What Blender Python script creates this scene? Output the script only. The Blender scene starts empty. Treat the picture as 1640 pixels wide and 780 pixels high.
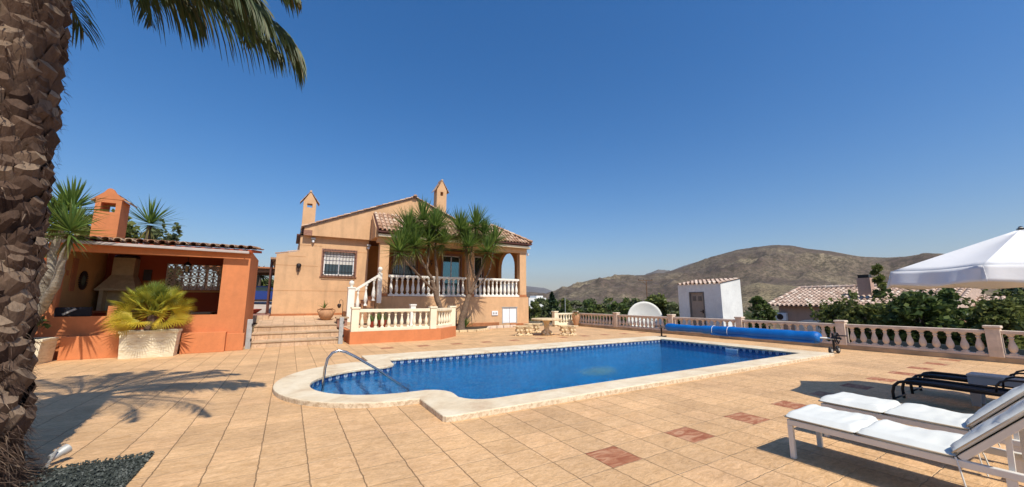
HAZE = 0.00008
SKYP = (0, 1.3, .7, 5); SKYS = .115; SUNS = 5.0; EXPO = 0.07
SKYSAT = 1.35; SKYTINT = (1, .95, 1.05, 1)
import bpy, bmesh, math, random
from mathutils import Vector, Matrix, noise
random.seed(7)
R = math.radians
sc = bpy.context.scene
col = sc.collection

# ------------------------------------------------------------------ camera model (world X runs along the pool, Y across it)
FPX, PITCH, YAW, EYE = 600.0, math.atan(92/600.0), R(30.5), 1.6
def ray(px, py):
    u = (px-820)/FPX; v = (390-py)/FPX
    y = math.cos(PITCH)-v*math.sin(PITCH); z = math.sin(PITCH)+v*math.cos(PITCH)
    return Vector((u*math.cos(YAW)+y*math.sin(YAW), -u*math.sin(YAW)+y*math.cos(YAW), z))
def on_y(px, py, Y):
    d = ray(px, py); return Vector((0, 0, EYE))+d*(Y/d.y)
def on_x(px, py, X):
    d = ray(px, py); return Vector((0, 0, EYE))+d*(X/d.x)
def at_dist(px, py, D):
    d = ray(px, py); return Vector((0, 0, EYE))+d*(D/math.hypot(d.x, d.y))

# ------------------------------------------------------------------ mesh builder
class MB:
    def __init__(s): s.v = []; s.f = []; s.t = []; s.uv = None
    def add(s, vs, fs, tint=0.5):
        n = len(s.v); s.v += [tuple(p) for p in vs]; s.f += [tuple(i+n for i in f) for f in fs]; s.t += [tint]*len(fs)
    def box(s, x0, y0, z0, x1, y1, z1, tint=0.5):
        s.add([(x0,y0,z0),(x1,y0,z0),(x1,y1,z0),(x0,y1,z0),(x0,y0,z1),(x1,y0,z1),(x1,y1,z1),(x0,y1,z1)],
              [(0,3,2,1),(4,5,6,7),(0,1,5,4),(1,2,6,5),(2,3,7,6),(3,0,4,7)], tint)
        return s
    def prism(s, poly, z0, z1, tint=0.5):           # poly in xy, ccw
        n = len(poly)
        vs = [(x, y, z0) for x, y in poly]+[(x, y, z1) for x, y in poly]
        fs = [tuple(range(n-1, -1, -1)), tuple(range(n, 2*n))]+[(i, (i+1) % n, n+(i+1) % n, n+i) for i in range(n)]
        s.add(vs, fs, tint); return s
    def prism_y(s, poly, y0, y1, tint=0.5):         # poly in xz
        n = len(poly)
        vs = [(x, y0, z) for x, z in poly]+[(x, y1, z) for x, z in poly]
        fs = [tuple(range(n)), tuple(range(2*n-1, n-1, -1))]+[(i, n+i, n+(i+1) % n, (i+1) % n) for i in range(n)]
        s.add(vs, fs, tint); return s
    def prism_x(s, poly, x0, x1, tint=0.5):         # poly in yz
        n = len(poly)
        vs = [(x0, y, z) for y, z in poly]+[(x1, y, z) for y, z in poly]
        fs = [tuple(range(n-1, -1, -1)), tuple(range(n, 2*n))]+[(i, (i+1) % n, n+(i+1) % n, n+i) for i in range(n)]
        s.add(vs, fs, tint); return s
    def tube(s, pts, rad, seg=8, tint=0.5, cap=True):
        pts = [Vector(p) for p in pts]; m = len(pts)
        if not hasattr(rad, '__len__'): rad = [rad]*m
        vs = []; ref = Vector((0, 0, 1))
        t0 = (pts[1]-pts[0]).normalized()
        if abs(t0.dot(ref)) > .95: ref = Vector((1, 0, 0))
        nrm = t0.cross(ref).normalized()
        for i, p in enumerate(pts):
            t = (pts[min(i+1, m-1)]-pts[max(i-1, 0)]).normalized()
            nrm = (nrm-t*nrm.dot(t)).normalized(); b = t.cross(nrm)
            for k in range(seg):
                a = 2*math.pi*k/seg
                vs.append(p+(nrm*math.cos(a)+b*math.sin(a))*rad[i])
        fs = []
        for i in range(m-1):
            for k in range(seg):
                k2 = (k+1) % seg
                fs.append((i*seg+k, i*seg+k2, (i+1)*seg+k2, (i+1)*seg+k))
        if cap: fs += [tuple(range(seg-1, -1, -1)), tuple(range((m-1)*seg, m*seg))]
        s.add(vs, fs, tint); return s
    def bar(s, a, b, w, h, tint=0.5, up=(0, 0, 1)):  # rectangular bar between two points
        a = Vector(a); b = Vector(b); t = (b-a).normalized(); u = Vector(up)
        if abs(t.dot(u)) > .98: u = Vector((0, 1, 0))
        sd = t.cross(u).normalized(); u = sd.cross(t)
        vs = []
        for p in (a, b):
            for i, j in ((-1,-1),(1,-1),(1,1),(-1,1)): vs.append(p+sd*(i*w/2)+u*(j*h/2))
        s.add(vs, [(0,3,2,1),(4,5,6,7),(0,1,5,4),(1,2,6,5),(2,3,7,6),(3,0,4,7)], tint); return s
    def lathe(s, prof, cx, cy, cz=0, seg=16, tint=0.5, ax=None):
        vs = []; m = len(prof)
        for r, z in prof:
            for k in range(seg):
                a = 2*math.pi*k/seg
                p = Vector((r*math.cos(a), r*math.sin(a), z))
                if ax is not None: p = ax @ p
                vs.append((cx+p.x, cy+p.y, cz+p.z))
        fs = []
        for i in range(m-1):
            for k in range(seg):
                k2 = (k+1) % seg; fs.append((i*seg+k, i*seg+k2, (i+1)*seg+k2, (i+1)*seg+k))
        fs += [tuple(range(seg-1, -1, -1)), tuple(range((m-1)*seg, m*seg))]
        s.add(vs, fs, tint); return s
    def build(s, name, mat, parent=None, smooth=False, bevel=0, kind=None, bseg=2, auto=None):
        me = bpy.data.meshes.new(name)
        off = Vector(OFF.get(parent.name, (0, 0, 0))) if parent else Vector((0, 0, 0))
        me.from_pydata([(x-off.x, y-off.y, z-off.z) for x, y, z in s.v], [], s.f)
        at = me.attributes.new('tint', 'FLOAT', 'FACE'); at.data.foreach_set('value', s.t)
        if s.uv:
            ul = me.uv_layers.new(name='UVMap')
            for i, l in enumerate(me.loops): ul.data[i].uv = s.uv[l.vertex_index]
        me.materials.append(mat)
        if smooth: me.polygons.foreach_set('use_smooth', [True]*len(me.polygons))
        if auto is not None: 
            me.polygons.foreach_set('use_smooth', [True]*len(me.polygons)); me.set_sharp_from_angle(angle=R(auto))
        me.update()
        o = bpy.data.objects.new(name, me); col.objects.link(o)
        if parent: o.parent = parent; OFF[o.name] = tuple(off)
        if bevel:
            b = o.modifiers.new('bevel', 'BEVEL'); b.width = bevel; b.segments = bseg; b.limit_method = 'ANGLE'; b.angle_limit = R(40)
        if kind: o['kind'] = kind
        return o
OFF = {}
def thing(name, loc, label, cat, group=None):
    o = bpy.data.objects.new(name, None); col.objects.link(o); o.location = loc; o.empty_display_size = .2
    o['label'] = label; o['category'] = cat
    if group: o['group'] = group
    OFF[o.name] = tuple(loc); return o
def tag(o, label, cat, group=None):
    o['label'] = label; o['category'] = cat
    if group: o['group'] = group
    return o
def struct(mb, name, mat, **k):
    return mb.build(name, mat, kind='structure', **k)
def copy_tree(o, parent=None):
    c = o.copy(); col.objects.link(c)
    if parent is not None: c.parent = parent
    for ch in list(o.children): copy_tree(ch, c)
    return c
def place(proto_tree, loc, rz=0, s=1.0, label=None):
    c = copy_tree(proto_tree); c.location = loc; c.rotation_euler = (0, 0, rz); c.scale = (s, s, s) if not hasattr(s, '__len__') else s
    if label: c['label'] = label
    return c

# ------------------------------------------------------------------ materials
def lin(r, g, b):
    f = lambda c: (c/255/12.92 if c/255 <= .04045 else ((c/255+.055)/1.055)**2.4)
    return (f(r), f(g), f(b), 1)
class NT:
    def __init__(s, name):
        s.m = bpy.data.materials.new(name); s.m.use_nodes = True; s.n = s.m.node_tree; s.n.nodes.clear()
        s.out = s.n.nodes.new('ShaderNodeOutputMaterial'); s.b = s.n.nodes.new('ShaderNodeBsdfPrincipled')
        s.n.links.new(s.b.outputs[0], s.out.inputs[0])
    def node(s, t, **k):
        x = s.n.nodes.new(t)
        for a, v in k.items(): setattr(x, a, v)
        return x
    def link(s, a, b): s.n.links.new(a, b)
    def coord(s, scale=(1, 1, 1), kind='Object'):
        tc = s.node('ShaderNodeTexCoord'); mp = s.node('ShaderNodeMapping'); mp.inputs['Scale'].default_value = scale
        s.link(tc.outputs[kind], mp.inputs[0]); return mp.outputs[0]
    def world(s, scale=(1, 1, 1), rot=(0, 0, 0)):
        g = s.node('ShaderNodeNewGeometry'); mp = s.node('ShaderNodeMapping'); mp.inputs['Scale'].default_value = scale; mp.inputs['Rotation'].default_value = rot
        s.link(g.outputs['Position'], mp.inputs[0]); return mp.outputs[0]
    def noise(s, vec, scale, detail=4, rough=.55, dist=0):
        x = s.node('ShaderNodeTexNoise'); x.inputs['Scale'].default_value = scale; x.inputs['Detail'].default_value = detail
        x.inputs['Roughness'].default_value = rough; x.inputs['Distortion'].default_value = dist; s.link(vec, x.inputs['Vector']); return x.outputs['Fac']
    def ramp(s, fac, stops):
        x = s.node('ShaderNodeValToRGB'); e = x.color_ramp.elements
        while len(e) < len(stops): e.new(.5)
        for el, (p, c) in zip(e, stops):
            el.position = p; el.color = c if hasattr(c, '__len__') else (c, c, c, 1)
        s.link(fac, x.inputs[0]); return x.outputs[0]
    def mix(s, fac, a, b, mode='MIX'):
        x = s.node('ShaderNodeMix', data_type='RGBA', blend_type=mode)
        for i, v in ((0, fac), (6, a), (7, b)):
            if hasattr(v, 'is_output'): s.link(v, x.inputs[i])
            else: x.inputs[i].default_value = v
        return x.outputs[2]
    def math(s, op, a, b=None, c=None):
        x = s.node('ShaderNodeMath', operation=op)
        for i, v in enumerate((a, b, c)):
            if v is None: continue
            if hasattr(v, 'is_output'): s.link(v, x.inputs[i])
            else: x.inputs[i].default_value = v
        return x.outputs[0]
    def bump(s, h, strength=.3, dist=.02, nrm=None):
        x = s.node('ShaderNodeBump'); x.inputs['Strength'].default_value = strength; x.inputs['Distance'].default_value = dist
        s.link(h, x.inputs['Height'])
        if nrm: s.link(nrm, x.inputs['Normal'])
        return x.outputs[0]
    def tint(s):
        x = s.node('ShaderNodeAttribute', attribute_name='tint'); return x.outputs['Fac']
    def set(s, color=None, rough=None, normal=None, metal=None, spec=None, **k):
        for key, v in (('Base Color', color), ('Roughness', rough), ('Normal', normal), ('Metallic', metal), ('Specular IOR Level', spec)):
            if v is None: continue
            if hasattr(v, 'is_output'): s.link(v, s.b.inputs[key])
            else: s.b.inputs[key].default_value = v
        return s.m
def simple(name, c, rough=.6, metal=0, var=.15, nscale=6, bump=0, bscale=60, spec=.4):
    t = NT(name); v = t.world()
    d = tuple(x*(1-var) for x in c[:3])+(1,); l = tuple(min(1, x*(1+var)) for x in c[:3])+(1,)
    cc = t.ramp(t.noise(v, nscale, 5), [(.3, d), (.7, l)])
    nm = t.bump(t.noise(v, bscale, 3), bump, .01) if bump else None
    return t.set(cc, rough, nm, metal, spec)
def stucco(name, c, dirt=(.25, .17, .1, 1), amt=.35):
    t = NT(name); v = t.world()
    d = tuple(x*.9 for x in c[:3])+(1,); l = tuple(min(1, x*1.07) for x in c[:3])+(1,)
    cc = t.ramp(t.noise(v, 1.3, 6, .6), [(.3, d), (.7, l)]); cc = t.mix(.5, cc, t.ramp(t.noise(v, 7, 6, .7), [(.3, .82), (.6, 1.0)]), 'MULTIPLY')
    vs = t.world((2.2, 2.2, .35)); st = t.ramp(t.noise(vs, 1.5, 5, .6), [(.50, 0.0), (.75, amt)])
    cc = t.mix(st, cc, tuple(c[i]*.55+dirt[i]*.2 for i in range(3))+(1,))
    return t.set(cc, .9, t.bump(t.noise(v, 70, 4, .7), .35, .006), spec=.2)
M = {}
M['peach'] = stucco('peach_stucco', (.67, .415, .225, 1), amt=.5)
M['porch'] = stucco('shade_toned_ochre_stucco', (.46, .21, .065, 1), amt=.2)  # ochre taken darker: the deep shadow under the terrace roof is in the colour
M['orange'] = stucco('orange_stucco', (.62, .225, .09, 1), amt=.35)
M['white_wall'] = stucco('white_render', (.76, .76, .72, 1), amt=.12)
M['pinkwall'] = stucco('pink_stucco', (.50, .33, .25, 1), amt=.2)
M['cream'] = simple('cream_painted_concrete', (.80, .72, .52, 1), .6, var=.08, nscale=3, bump=.15, bscale=50)
M['whitebal'] = simple('white_painted_concrete', (.82, .79, .70, 1), .55, var=.06, nscale=3, bump=.15, bscale=50)
M['stonebal'] = simple('shade_toned_cast_stone', (.66, .53, .41, 1), .8, var=.18, nscale=4, bump=.3, bscale=40)  # tan of the balustrade's shaded side, put into the base colour
M['kerbstone'] = simple('weathered_wall_base', (.42, .30, .18, 1), .85, var=.3, nscale=2.5, bump=.4, bscale=30)
M['brownskirt'] = simple('terracotta_skirting', (.42, .16, .06, 1), .6, var=.2, nscale=5)
M['brick'] = simple('brownish_brick_trim', (.30, .15, .10, 1), .8, var=.25, nscale=12, bump=.3)
M['darkmetal'] = simple('dark_iron', (.03, .022, .02, 1), .5, metal=.3, var=.2)
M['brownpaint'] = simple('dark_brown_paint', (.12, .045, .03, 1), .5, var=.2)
M['black'] = simple('black_tube_metal', (.008, .008, .01, 1), .35, var=.1)
M['sling'] = simple('black_mesh_fabric', (.012, .012, .018, 1), .8, var=.2, bump=.2, bscale=200)
M['greyplastic'] = simple('grey_plastic', (.36, .38, .40, 1), .5, var=.05)
M['frame'] = simple('cream_white_aluminium', (.72, .68, .60, 1), .4, var=.05)
M['steel'] = simple('stainless_steel', (.55, .53, .50, 1), .22, metal=1, var=.08)
M['galv'] = simple('galvanised_grey_metal', (.42, .42, .40, 1), .55, metal=.3, var=.15, nscale=10)
M['gutter'] = simple('pale_gutter_metal', (.46, .40, .36, 1), .5, var=.1)
M['pipewhite'] = simple('white_plastic', (.8, .8, .8, 1), .4, var=.04)
M['rubber'] = simple('black_rubber', (.012, .012, .013, 1), .7, var=.2)
M['glassdark'] = simple('window_glass', (.03, .05, .06, 1), .05, var=.2, spec=.9)
def _refl():
    t = NT('reflective_door_glass'); return t.set((.10, .20, .24, 1), .04, metal=.85)
M['doorglass'] = _refl()
M['terracotta'] = simple('terracotta', (.45, .24, .12, 1), .8, var=.18, nscale=8, bump=.2)
M['redpot'] = simple('dark_red_glaze', (.28, .04, .02, 1), .4, var=.2)
M['carved'] = simple('carved_yellow_stone', (.66, .50, .29, 1), .9, var=.3, nscale=9, bump=.8, bscale=22)
M['shutter'] = simple('cream_roller_shutter', (.72, .70, .64, 1), .5, var=.04)
M['doorgrey'] = simple('brown_grey_metal_door', (.34, .27, .21, 1), .5, var=.06)
M['doorframe'] = simple('grey_metal_frame', (.16, .14, .12, 1), .5, var=.1)
M['soil'] = simple('dark_soil', (.05, .035, .022, 1), .95, var=.3, nscale=20, bump=.6)
M['carblue'] = simple('blue_car_paint', (.01, .025, .16, 1), .25, var=.05, spec=.8)
M['wood'] = simple('brown_stained_wood', (.16, .075, .03, 1), .6, var=.25, nscale=9)
M['darkwood'] = simple('very_dark_wood', (.035, .018, .012, 1), .5, var=.2)
M['hood'] = simple('cream_barbecue_stone', (.52, .42, .24, 1), .8, var=.15, nscale=7, bump=.3)
M['blockwhite'] = simple('white_breeze_block', (.66, .54, .42, 1), .8, var=.06)
M['interior_red'] = stucco('shade_deepened_orange_stucco', (.38, .08, .03, 1), amt=.1)  # red-brown of orange walls in shade, the kitchen's dimness painted in
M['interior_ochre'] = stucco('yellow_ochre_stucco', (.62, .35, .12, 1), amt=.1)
M['dish'] = simple('off_white_dish_paint', (.68, .68, .62, 1), .5, var=.07, nscale=2)
def _tiles(name, a, b, c):
    t = NT(name); v = t.world()
    cc = t.ramp(t.tint(), [(0.0, a), (.5, b), (1.0, c)])
    cc = t.mix(.8, cc, t.ramp(t.noise(v, 9, 5, .65), [(.3, .55), (.7, 1.0)]), 'MULTIPLY')
    return t.set(cc, .85, t.bump(t.noise(v, 50, 3), .4, .01), spec=.2)
M['tiles'] = _tiles('aged_clay_roof_tiles', (.36, .19, .11, 1), (.60, .38, .25, 1), (.74, .56, .40, 1))
M['tiles_pale'] = _tiles('pale_pinkish_roof_tiles', (.40, .27, .20, 1), (.62, .46, .36, 1), (.78, .66, .54, 1))
M['tiles_red'] = _tiles('darker_red_roof_tiles', (.22, .09, .05, 1), (.48, .28, .17, 1), (.66, .50, .34, 1))
def leafmat(name, a, b, c=None, trans=.25, rough=.5):
    t = NT(name); v = t.world()
    st = [(0, a), (1, b)] if c is None else [(0, a), (.5, b), (1, c)]
    cc = t.ramp(t.tint(), st)
    cc = t.mix(.6, cc, t.ramp(t.noise(v, 2.3, 3), [(.3, .6), (.7, 1.0)]), 'MULTIPLY')
    m = t.set(cc, rough, spec=.3)
    tr = t.node('ShaderNodeBsdfTranslucent'); t.link(cc, tr.inputs[0])
    ms = t.node('ShaderNodeMixShader'); ms.inputs[0].default_value = trans
    t.link(t.b.outputs[0], ms.inputs[1]); t.link(tr.outputs[0], ms.inputs[2]); t.link(ms.outputs[0], t.out.inputs[0])
    return m
M['yucca'] = leafmat('yucca_leaves', (.24, .18, .06, 1), (.09, .17, .035, 1), (.24, .34, .07, 1), trans=.35)
M['palmleaf'] = leafmat('date_palm_leaflets', (.20, .15, .05, 1), (.045, .075, .025, 1), (.10, .14, .04, 1))
M['fan'] = leafmat('fan_palm_leaves', (.66, .50, .045, 1), (.38, .38, .04, 1), (.17, .24, .05, 1), trans=.3)
M['leafA'] = leafmat('olive_green_leaves', (.09, .12, .03, 1), (.17, .20, .05, 1), (.27, .28, .08, 1), trans=.35)
M['leafB'] = leafmat('dark_green_leaves', (.05, .085, .022, 1), (.10, .15, .035, 1), (.19, .23, .06, 1), trans=.32)
M['leafC'] = leafmat('grey_green_leaves', (.10, .13, .05, 1), (.17, .20, .08, 1), (.25, .26, .12, 1), trans=.32)
M['cypress'] = leafmat('conifer_needles', (.012, .03, .012, 1), (.02, .045, .018, 1), (.04, .07, .03, 1), trans=.1)
def bark(name, a, b, sc_=(6, 6, 14)):
    t = NT(name); v = t.world(sc_); n = t.noise(v, 1.6, 6, .65)
    return t.set(t.ramp(n, [(.25, a), (.75, b)]), .95, t.bump(n, .9, .04), spec=.15)
M['bark'] = bark('tree_bark', (.05, .035, .025, 1), (.16, .12, .085, 1))
M['yuccabark'] = bark('yucca_bark', (.10, .065, .045, 1), (.26, .18, .12, 1), (5, 5, 16))
M['palebark'] = bark('pale_grey_bark', (.14, .12, .09, 1), (.40, .36, .28, 1), (5, 5, 12))
def _boots():
    t = NT('palm_trunk_leaf_bases'); v = t.world((14, 14, 5)); n = t.noise(v, 1.8, 6, .7)
    cc = t.ramp(t.tint(), [(0, (.035, .02, .015, 1)), (.5, (.15, .095, .065, 1)), (1, (.42, .31, .21, 1))])
    cc = t.mix(.75, cc, t.ramp(n, [(.25, .4), (.75, 1.0)]), 'MULTIPLY')
    return t.set(cc, .95, t.bump(n, .8, .02), spec=.1)
M['boots'] = _boots()
# ================================================================== SETTING
# ---- patio paving material: stamped slabs .4235 x .405 m, every third slab of two rows red
def paving(name, accents=True, base=((.62, .375, .17, 1), (.79, .51, .265, 1))):
    t = NT(name); g = t.node('ShaderNodeNewGeometry'); sp = t.node('ShaderNodeSeparateXYZ'); t.link(g.outputs['Position'], sp.inputs[0])
    wob = t.noise(t.world((1, 1, 1)), 7, 3); wob = t.math('MULTIPLY', t.math('SUBTRACT', wob, .5), .030)
    wob2 = t.noise(t.world((1, 1, 1)), 11, 3); wob2 = t.math('MULTIPLY', t.math('SUBTRACT', wob2, .5), .030)
    gx = t.math('DIVIDE', t.math('SUBTRACT', t.math('ADD', sp.outputs[0], wob), 2.83), .4235)
    gy = t.math('DIVIDE', t.math('SUBTRACT', t.math('ADD', sp.outputs[1], wob2), 2.88), .405)
    ix = t.math('FLOOR', gx); iy = t.math('FLOOR', gy); fx = t.math('SUBTRACT', gx, ix); fy = t.math('SUBTRACT', gy, iy)
    ex = t.math('MINIMUM', fx, t.math('SUBTRACT', 1, fx)); ey = t.math('MINIMUM', fy, t.math('SUBTRACT', 1, fy))
    def soft(e, w): 
        x = t.node('ShaderNodeMapRange'); t.link(e, x.inputs[0]); x.inputs[1].default_value = 0; x.inputs[2].default_value = w
        x.inputs[3].default_value = 1; x.inputs[4].default_value = 0; return x.outputs[0]
    jx = soft(ex, .016); jy = soft(ey, .018)
    cv = t.node('ShaderNodeCombineXYZ'); t.link(ix, cv.inputs[0]); t.link(iy, cv.inputs[1])
    wn = t.node('ShaderNodeTexWhiteNoise', noise_dimensions='3D'); t.link(cv.outputs[0], wn.inputs[0])
    # slate-like surface streaks, direction varied per tile by shifting the pattern
    sh = t.node('ShaderNodeVectorMath', operation='SCALE'); t.link(wn.outputs['Color'], sh.inputs[0]); sh.inputs['Scale'].default_value = 9
    ad = t.node('ShaderNodeVectorMath', operation='ADD'); t.link(t.world((1.8, 4.2, 1), (0, 0, R(9))), ad.inputs[0]); t.link(sh.outputs[0], ad.inputs[1])
    n1 = t.noise(ad.outputs[0], 2.9, 9, .68, 1.6)
    n2 = t.noise(t.world(), .75, 6, .65); n3 = t.noise(t.world(), 38, 4, .7)
    c = t.ramp(n1, [(.32, base[0]), (.62, base[1])])
    c = t.mix(1, c, t.ramp(n2, [(.32, (.80, .79, .80, 1)), (.66, (1.06, 1.05, 1.04, 1))]), 'MULTIPLY')
    c = t.mix(.7, c, t.ramp(n3, [(.3, .78), (.65, 1.0)]), 'MULTIPLY')
    n4 = t.noise(ad.outputs[0], 6.5, 6, .7, 1.2)
    c = t.mix(.8, c, t.ramp(n4, [(.36, .78), (.50, 1.0), (.62, 1.08)]), 'MULTIPLY')
    c = t.mix(1, c, t.ramp(wn.outputs['Value'], [(0, (.88, .87, .86, 1)), (.5, (.98, .98, .98, 1)), (1, (1.05, 1.03, 1.03, 1))]), 'MULTIPLY')
    # scuffs with edges of their own
    sc1 = t.ramp(t.noise(t.world((1, 1.7, 1)), 4.3, 8, .72), [(.60, 0.), (.70, .22)])
    c = t.mix(sc1, c, (.40, .26, .15, 1))
    if accents:
        m3 = t.math('MODULO', t.math('ADD', ix, 300), 3); a = t.math('LESS_THAN', m3, .5)
        r0 = t.math('COMPARE', iy, 0.0, .2); r1 = t.math('COMPARE', iy, 26.0, .2)
        am = t.math('MULTIPLY', a, t.math('ADD', r0, r1))
        am = t.math('MULTIPLY', am, t.math("GREATER_THAN", ix, -.5))
        wv = t.node('ShaderNodeTexNoise'); wv.inputs['Scale'].default_value = 2.2; wv.inputs['Distortion'].default_value = 1.5; t.link(ad.outputs[0], wv.inputs['Vector'])
        c = t.mix(am, c, t.ramp(wv.outputs['Fac'], [(.34, (.30, .10, .045, 1)), (.50, (.38, .155, .075, 1)), (.68, (.50, .27, .15, 1))]))
    # long joints are deep and dark, cross joints shallow with pale grout and dark stretches
    brk = t.noise(t.world(), 1.7, 4)
    c = t.mix(t.math('MULTIPLY', jy, t.ramp(brk, [(.35, .22), (.6, .6)])), c, t.ramp(t.noise(t.world(), 3.1, 3), [(.45, (.72, .54, .33, 1)), (.60, (.30, .19, .10, 1))]))
    c = t.mix(t.math('MULTIPLY', jx, t.ramp(t.noise(t.world(), 1.1, 3), [(.3, .35), (.6, .8)])), c, (.25, .14, .065, 1))
    h = t.math('SUBTRACT', t.math('ADD', t.math('MULTIPLY', n1, .7), t.math('MULTIPLY', n3, .12)), t.math('ADD', t.math('MULTIPLY', jx, .8), t.math('MULTIPLY', jy, .45)))
    return t.set(c, .78, t.bump(h, .8, .022), spec=.3)
M['paving'] = paving('stamped_sand_coloured_paving')
M['steppaving'] = paving('stamped_paving_plain', False, ((.58, .38, .22, 1), (.72, .52, .33, 1)))

# ---- pool outlines
def inner_outline():
    p = [(13.25, 5.5), (13.25, 10.5), (2.42, 10.5)]
    for a in range(90, -1, -15): pass
    # convex shoulder into the roman end (far side), arc, mirrored shoulder (near side)
    p += [(2.36, 10.32), (2.33, 10.05)]
    for k in range(1, 6):
        a = R(0-k*18); p.append((1.95+.38*math.cos(a), 9.80+.38*math.sin(a)))
    for k in range(0, 25):
        a = R(90+k*7.5); p.append((1.85+1.43*math.cos(a), 8.01+1.41*math.sin(a)))
    for k in range(1, 7):
        a = R(90-k*16); p.append((2.05+.42*math.cos(a), 6.18+.42*math.sin(a)))
    for k in range(1, 7):
        a = R(180+k*14); p.append((2.93+.50*math.cos(a), 6.0+.50*math.sin(a)))
    return p
def outer_outline():
    p = [(13.95, 4.99), (13.95, 11.42), (1.88, 11.55), (1.88, 10.47)]
    for k in range(0, 31):
        a = R(92+k*5.9); p.append((1.85+1.98*math.cos(a), 8.30+2.19*math.sin(a)))
    p += [(1.90, 6.10), (1.90, 5.06), (1.93, 5.01), (1.99, 4.99)]
    return p
INN = inner_outline(); OUT = outer_outline()
def ring_mesh(outer, inner, z):
    bm = bmesh.new(); es = []
    for loop in (outer, inner):
        vs = [bm.verts.new((x, y, z)) for x, y in loop]
        for i in range(len(vs)): es.append(bm.edges.new((vs[i], vs[(i+1) % len(vs)])))
    bmesh.ops.triangle_fill(bm, use_beauty=True, use_dissolve=False, edges=es)
    bmesh.ops.recalc_face_normals(bm, faces=bm.faces)
    vs = [tuple(v.co) for v in bm.verts]; fs = [tuple(v.index for v in f.verts) for f in bm.faces]
    if bm.faces[0].normal.z < 0: fs = [f[::-1] for f in fs]
    bm.verts.index_update(); bm.faces.ensure_lookup_table()
    fs = [tuple(v.index for v in f.verts) for f in bm.faces]
    bm.normal_update()
    fs = [f if bm.faces[i].normal.z > 0 else f[::-1] for i, f in enumerate(fs)]
    vs = [tuple(v.co) for v in bm.verts]
    bm.free(); return vs, fs
def grow(loop, d):
    n = len(loop); a = sum(loop[i][0]*loop[(i+1) % n][1]-loop[(i+1) % n][0]*loop[i][1] for i in range(n)); s = 1 if a > 0 else -1
    out = []
    for i in range(n):
        p, q, r = Vector(loop[i-1]), Vector(loop[i]), Vector(loop[(i+1) % n])
        t1 = (q-p).normalized(); t2 = (r-q).normalized()
        n1 = Vector((t1.y, -t1.x))*s; n2 = Vector((t2.y, -t2.x))*s; m = (n1+n2)
        m = m/max(.6, m.length_squared)*2 if m.length > .01 else n1
        q2 = q+m*d; out.append((q2.x, q2.y))
    return out

# patio slab with the pool cut out of it
mid = grow(INN, .12)
PAT = [(-14, -12), (16.38, -12), (16.38, 20.6), (-1.06, 20.6), (-14, 20.6)]
mb = MB(); vs, fs = ring_mesh(PAT, mid, 0.0); mb.add(vs, fs); struct(mb, 'patio_paving', M['paving'])

# ---- swimming pool
def _coping():
    t = NT('pale_stone_coping'); v = t.world()
    c = t.ramp(t.noise(v, 1.6, 7, .65, .4), [(.30, (.56, .40, .25, 1)), (.44, (.68, .555, .37, 1)), (.60, (.76, .655, .47, 1))])
    c = t.mix(.6, c, t.ramp(t.noise(t.world((1, 2.5, 1)), 9, 5, .7), [(.3, .80), (.6, 1.0)]), 'MULTIPLY')
    g = t.node('ShaderNodeNewGeometry'); sp = t.node('ShaderNodeSeparateXYZ'); t.link(g.outputs['True Normal'], sp.inputs[0])
    side = t.math('LESS_THAN', sp.outputs[2], .5)     # rough flank of the slab: pitted, mineral-stained stone
    pit = t.ramp(t.noise(v, 14, 6, .75), [(.40, (.42, .29, .17, 1)), (.56, (.74, .62, .44, 1))])
    c = t.mix(t.math('MULTIPLY', side, .75), c, pit)
    return t.set(c, .75, t.bump(t.noise(v, 35, 5, .7), .35, .008), spec=.3)
M['coping'] = _coping()
def _mosaic(name, a, b, c3):
    t = NT(name); v = t.world()
    vo = t.node('ShaderNodeTexVoronoi'); vo.inputs['Scale'].default_value = 22; t.link(v, vo.inputs['Vector'])
    cc = t.ramp(vo.outputs['Color'], [(0, a), (.5, b), (1, c3)])
    cc = t.mix(.7, cc, t.ramp(t.noise(v, 1.3, 5, .65, 1.0), [(.35, .62), (.62, 1.0)]), 'MULTIPLY')  # broad mottling paints caustic-like light and dark into the mosaic
    return t.set(cc, .35)
M['mosaic'] = _mosaic('blue_pool_mosaic', (.001, .17, .42, 1), (.002, .25, .54, 1), (.012, .36, .68, 1))
M['stepmosaic'] = _mosaic('pale_blue_step_mosaic', (.14, .30, .56, 1), (.24, .42, .68, 1), (.34, .54, .76, 1))
M['edgemosaic'] = _mosaic('dark_step_edge_mosaic', (.02, .01, .04, 1), (.03, .015, .06, 1), (.05, .02, .08, 1))
M['motif'] = _mosaic('floor_motif_mosaic', (.16, .20, .14, 1), (.50, .46, .28, 1), (.85, .76, .50, 1))
def _band():
    t = NT('patterned_waterline_tiles'); uv = t.node('ShaderNodeUVMap'); uv.uv_map = 'UVMap'
    sp = t.node('ShaderNodeSeparateXYZ'); t.link(uv.outputs[0], sp.inputs[0])
    fr = t.math('SUBTRACT', t.math('FRACT', t.math('DIVIDE', sp.outputs[0], .20)), .5)
    v0 = t.math('DIVIDE', t.math('ADD', sp.outputs[1], .02), .13)
    d = t.math('SQRT', t.math('ADD', t.math('MULTIPLY', fr, fr), t.math('MULTIPLY', t.math('MULTIPLY', v0, .5), t.math('MULTIPLY', v0, .5))))
    ringm = t.ramp(d, [(.0, (.04, .11, .30, 1)), (.12, (.36, .42, .48, 1)), (.20, (.30, .38, .46, 1)), (.27, (.02, .05, .18, 1)), (.40, (.015, .04, .15, 1)), (.46, (.03, .10, .26, 1))])
    return t.set(ringm, .2)
M['band'] = _band()
pool = thing('swimming_pool', (7.5, 8, 0), 'large blue mosaic swimming pool with a rounded step end and broad pale stone coping', 'pool')
mb = MB()
inn2 = grow(INN, -.03)
vt, ft = ring_mesh(OUT, inn2, .08); mb.add(vt, ft)
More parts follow.
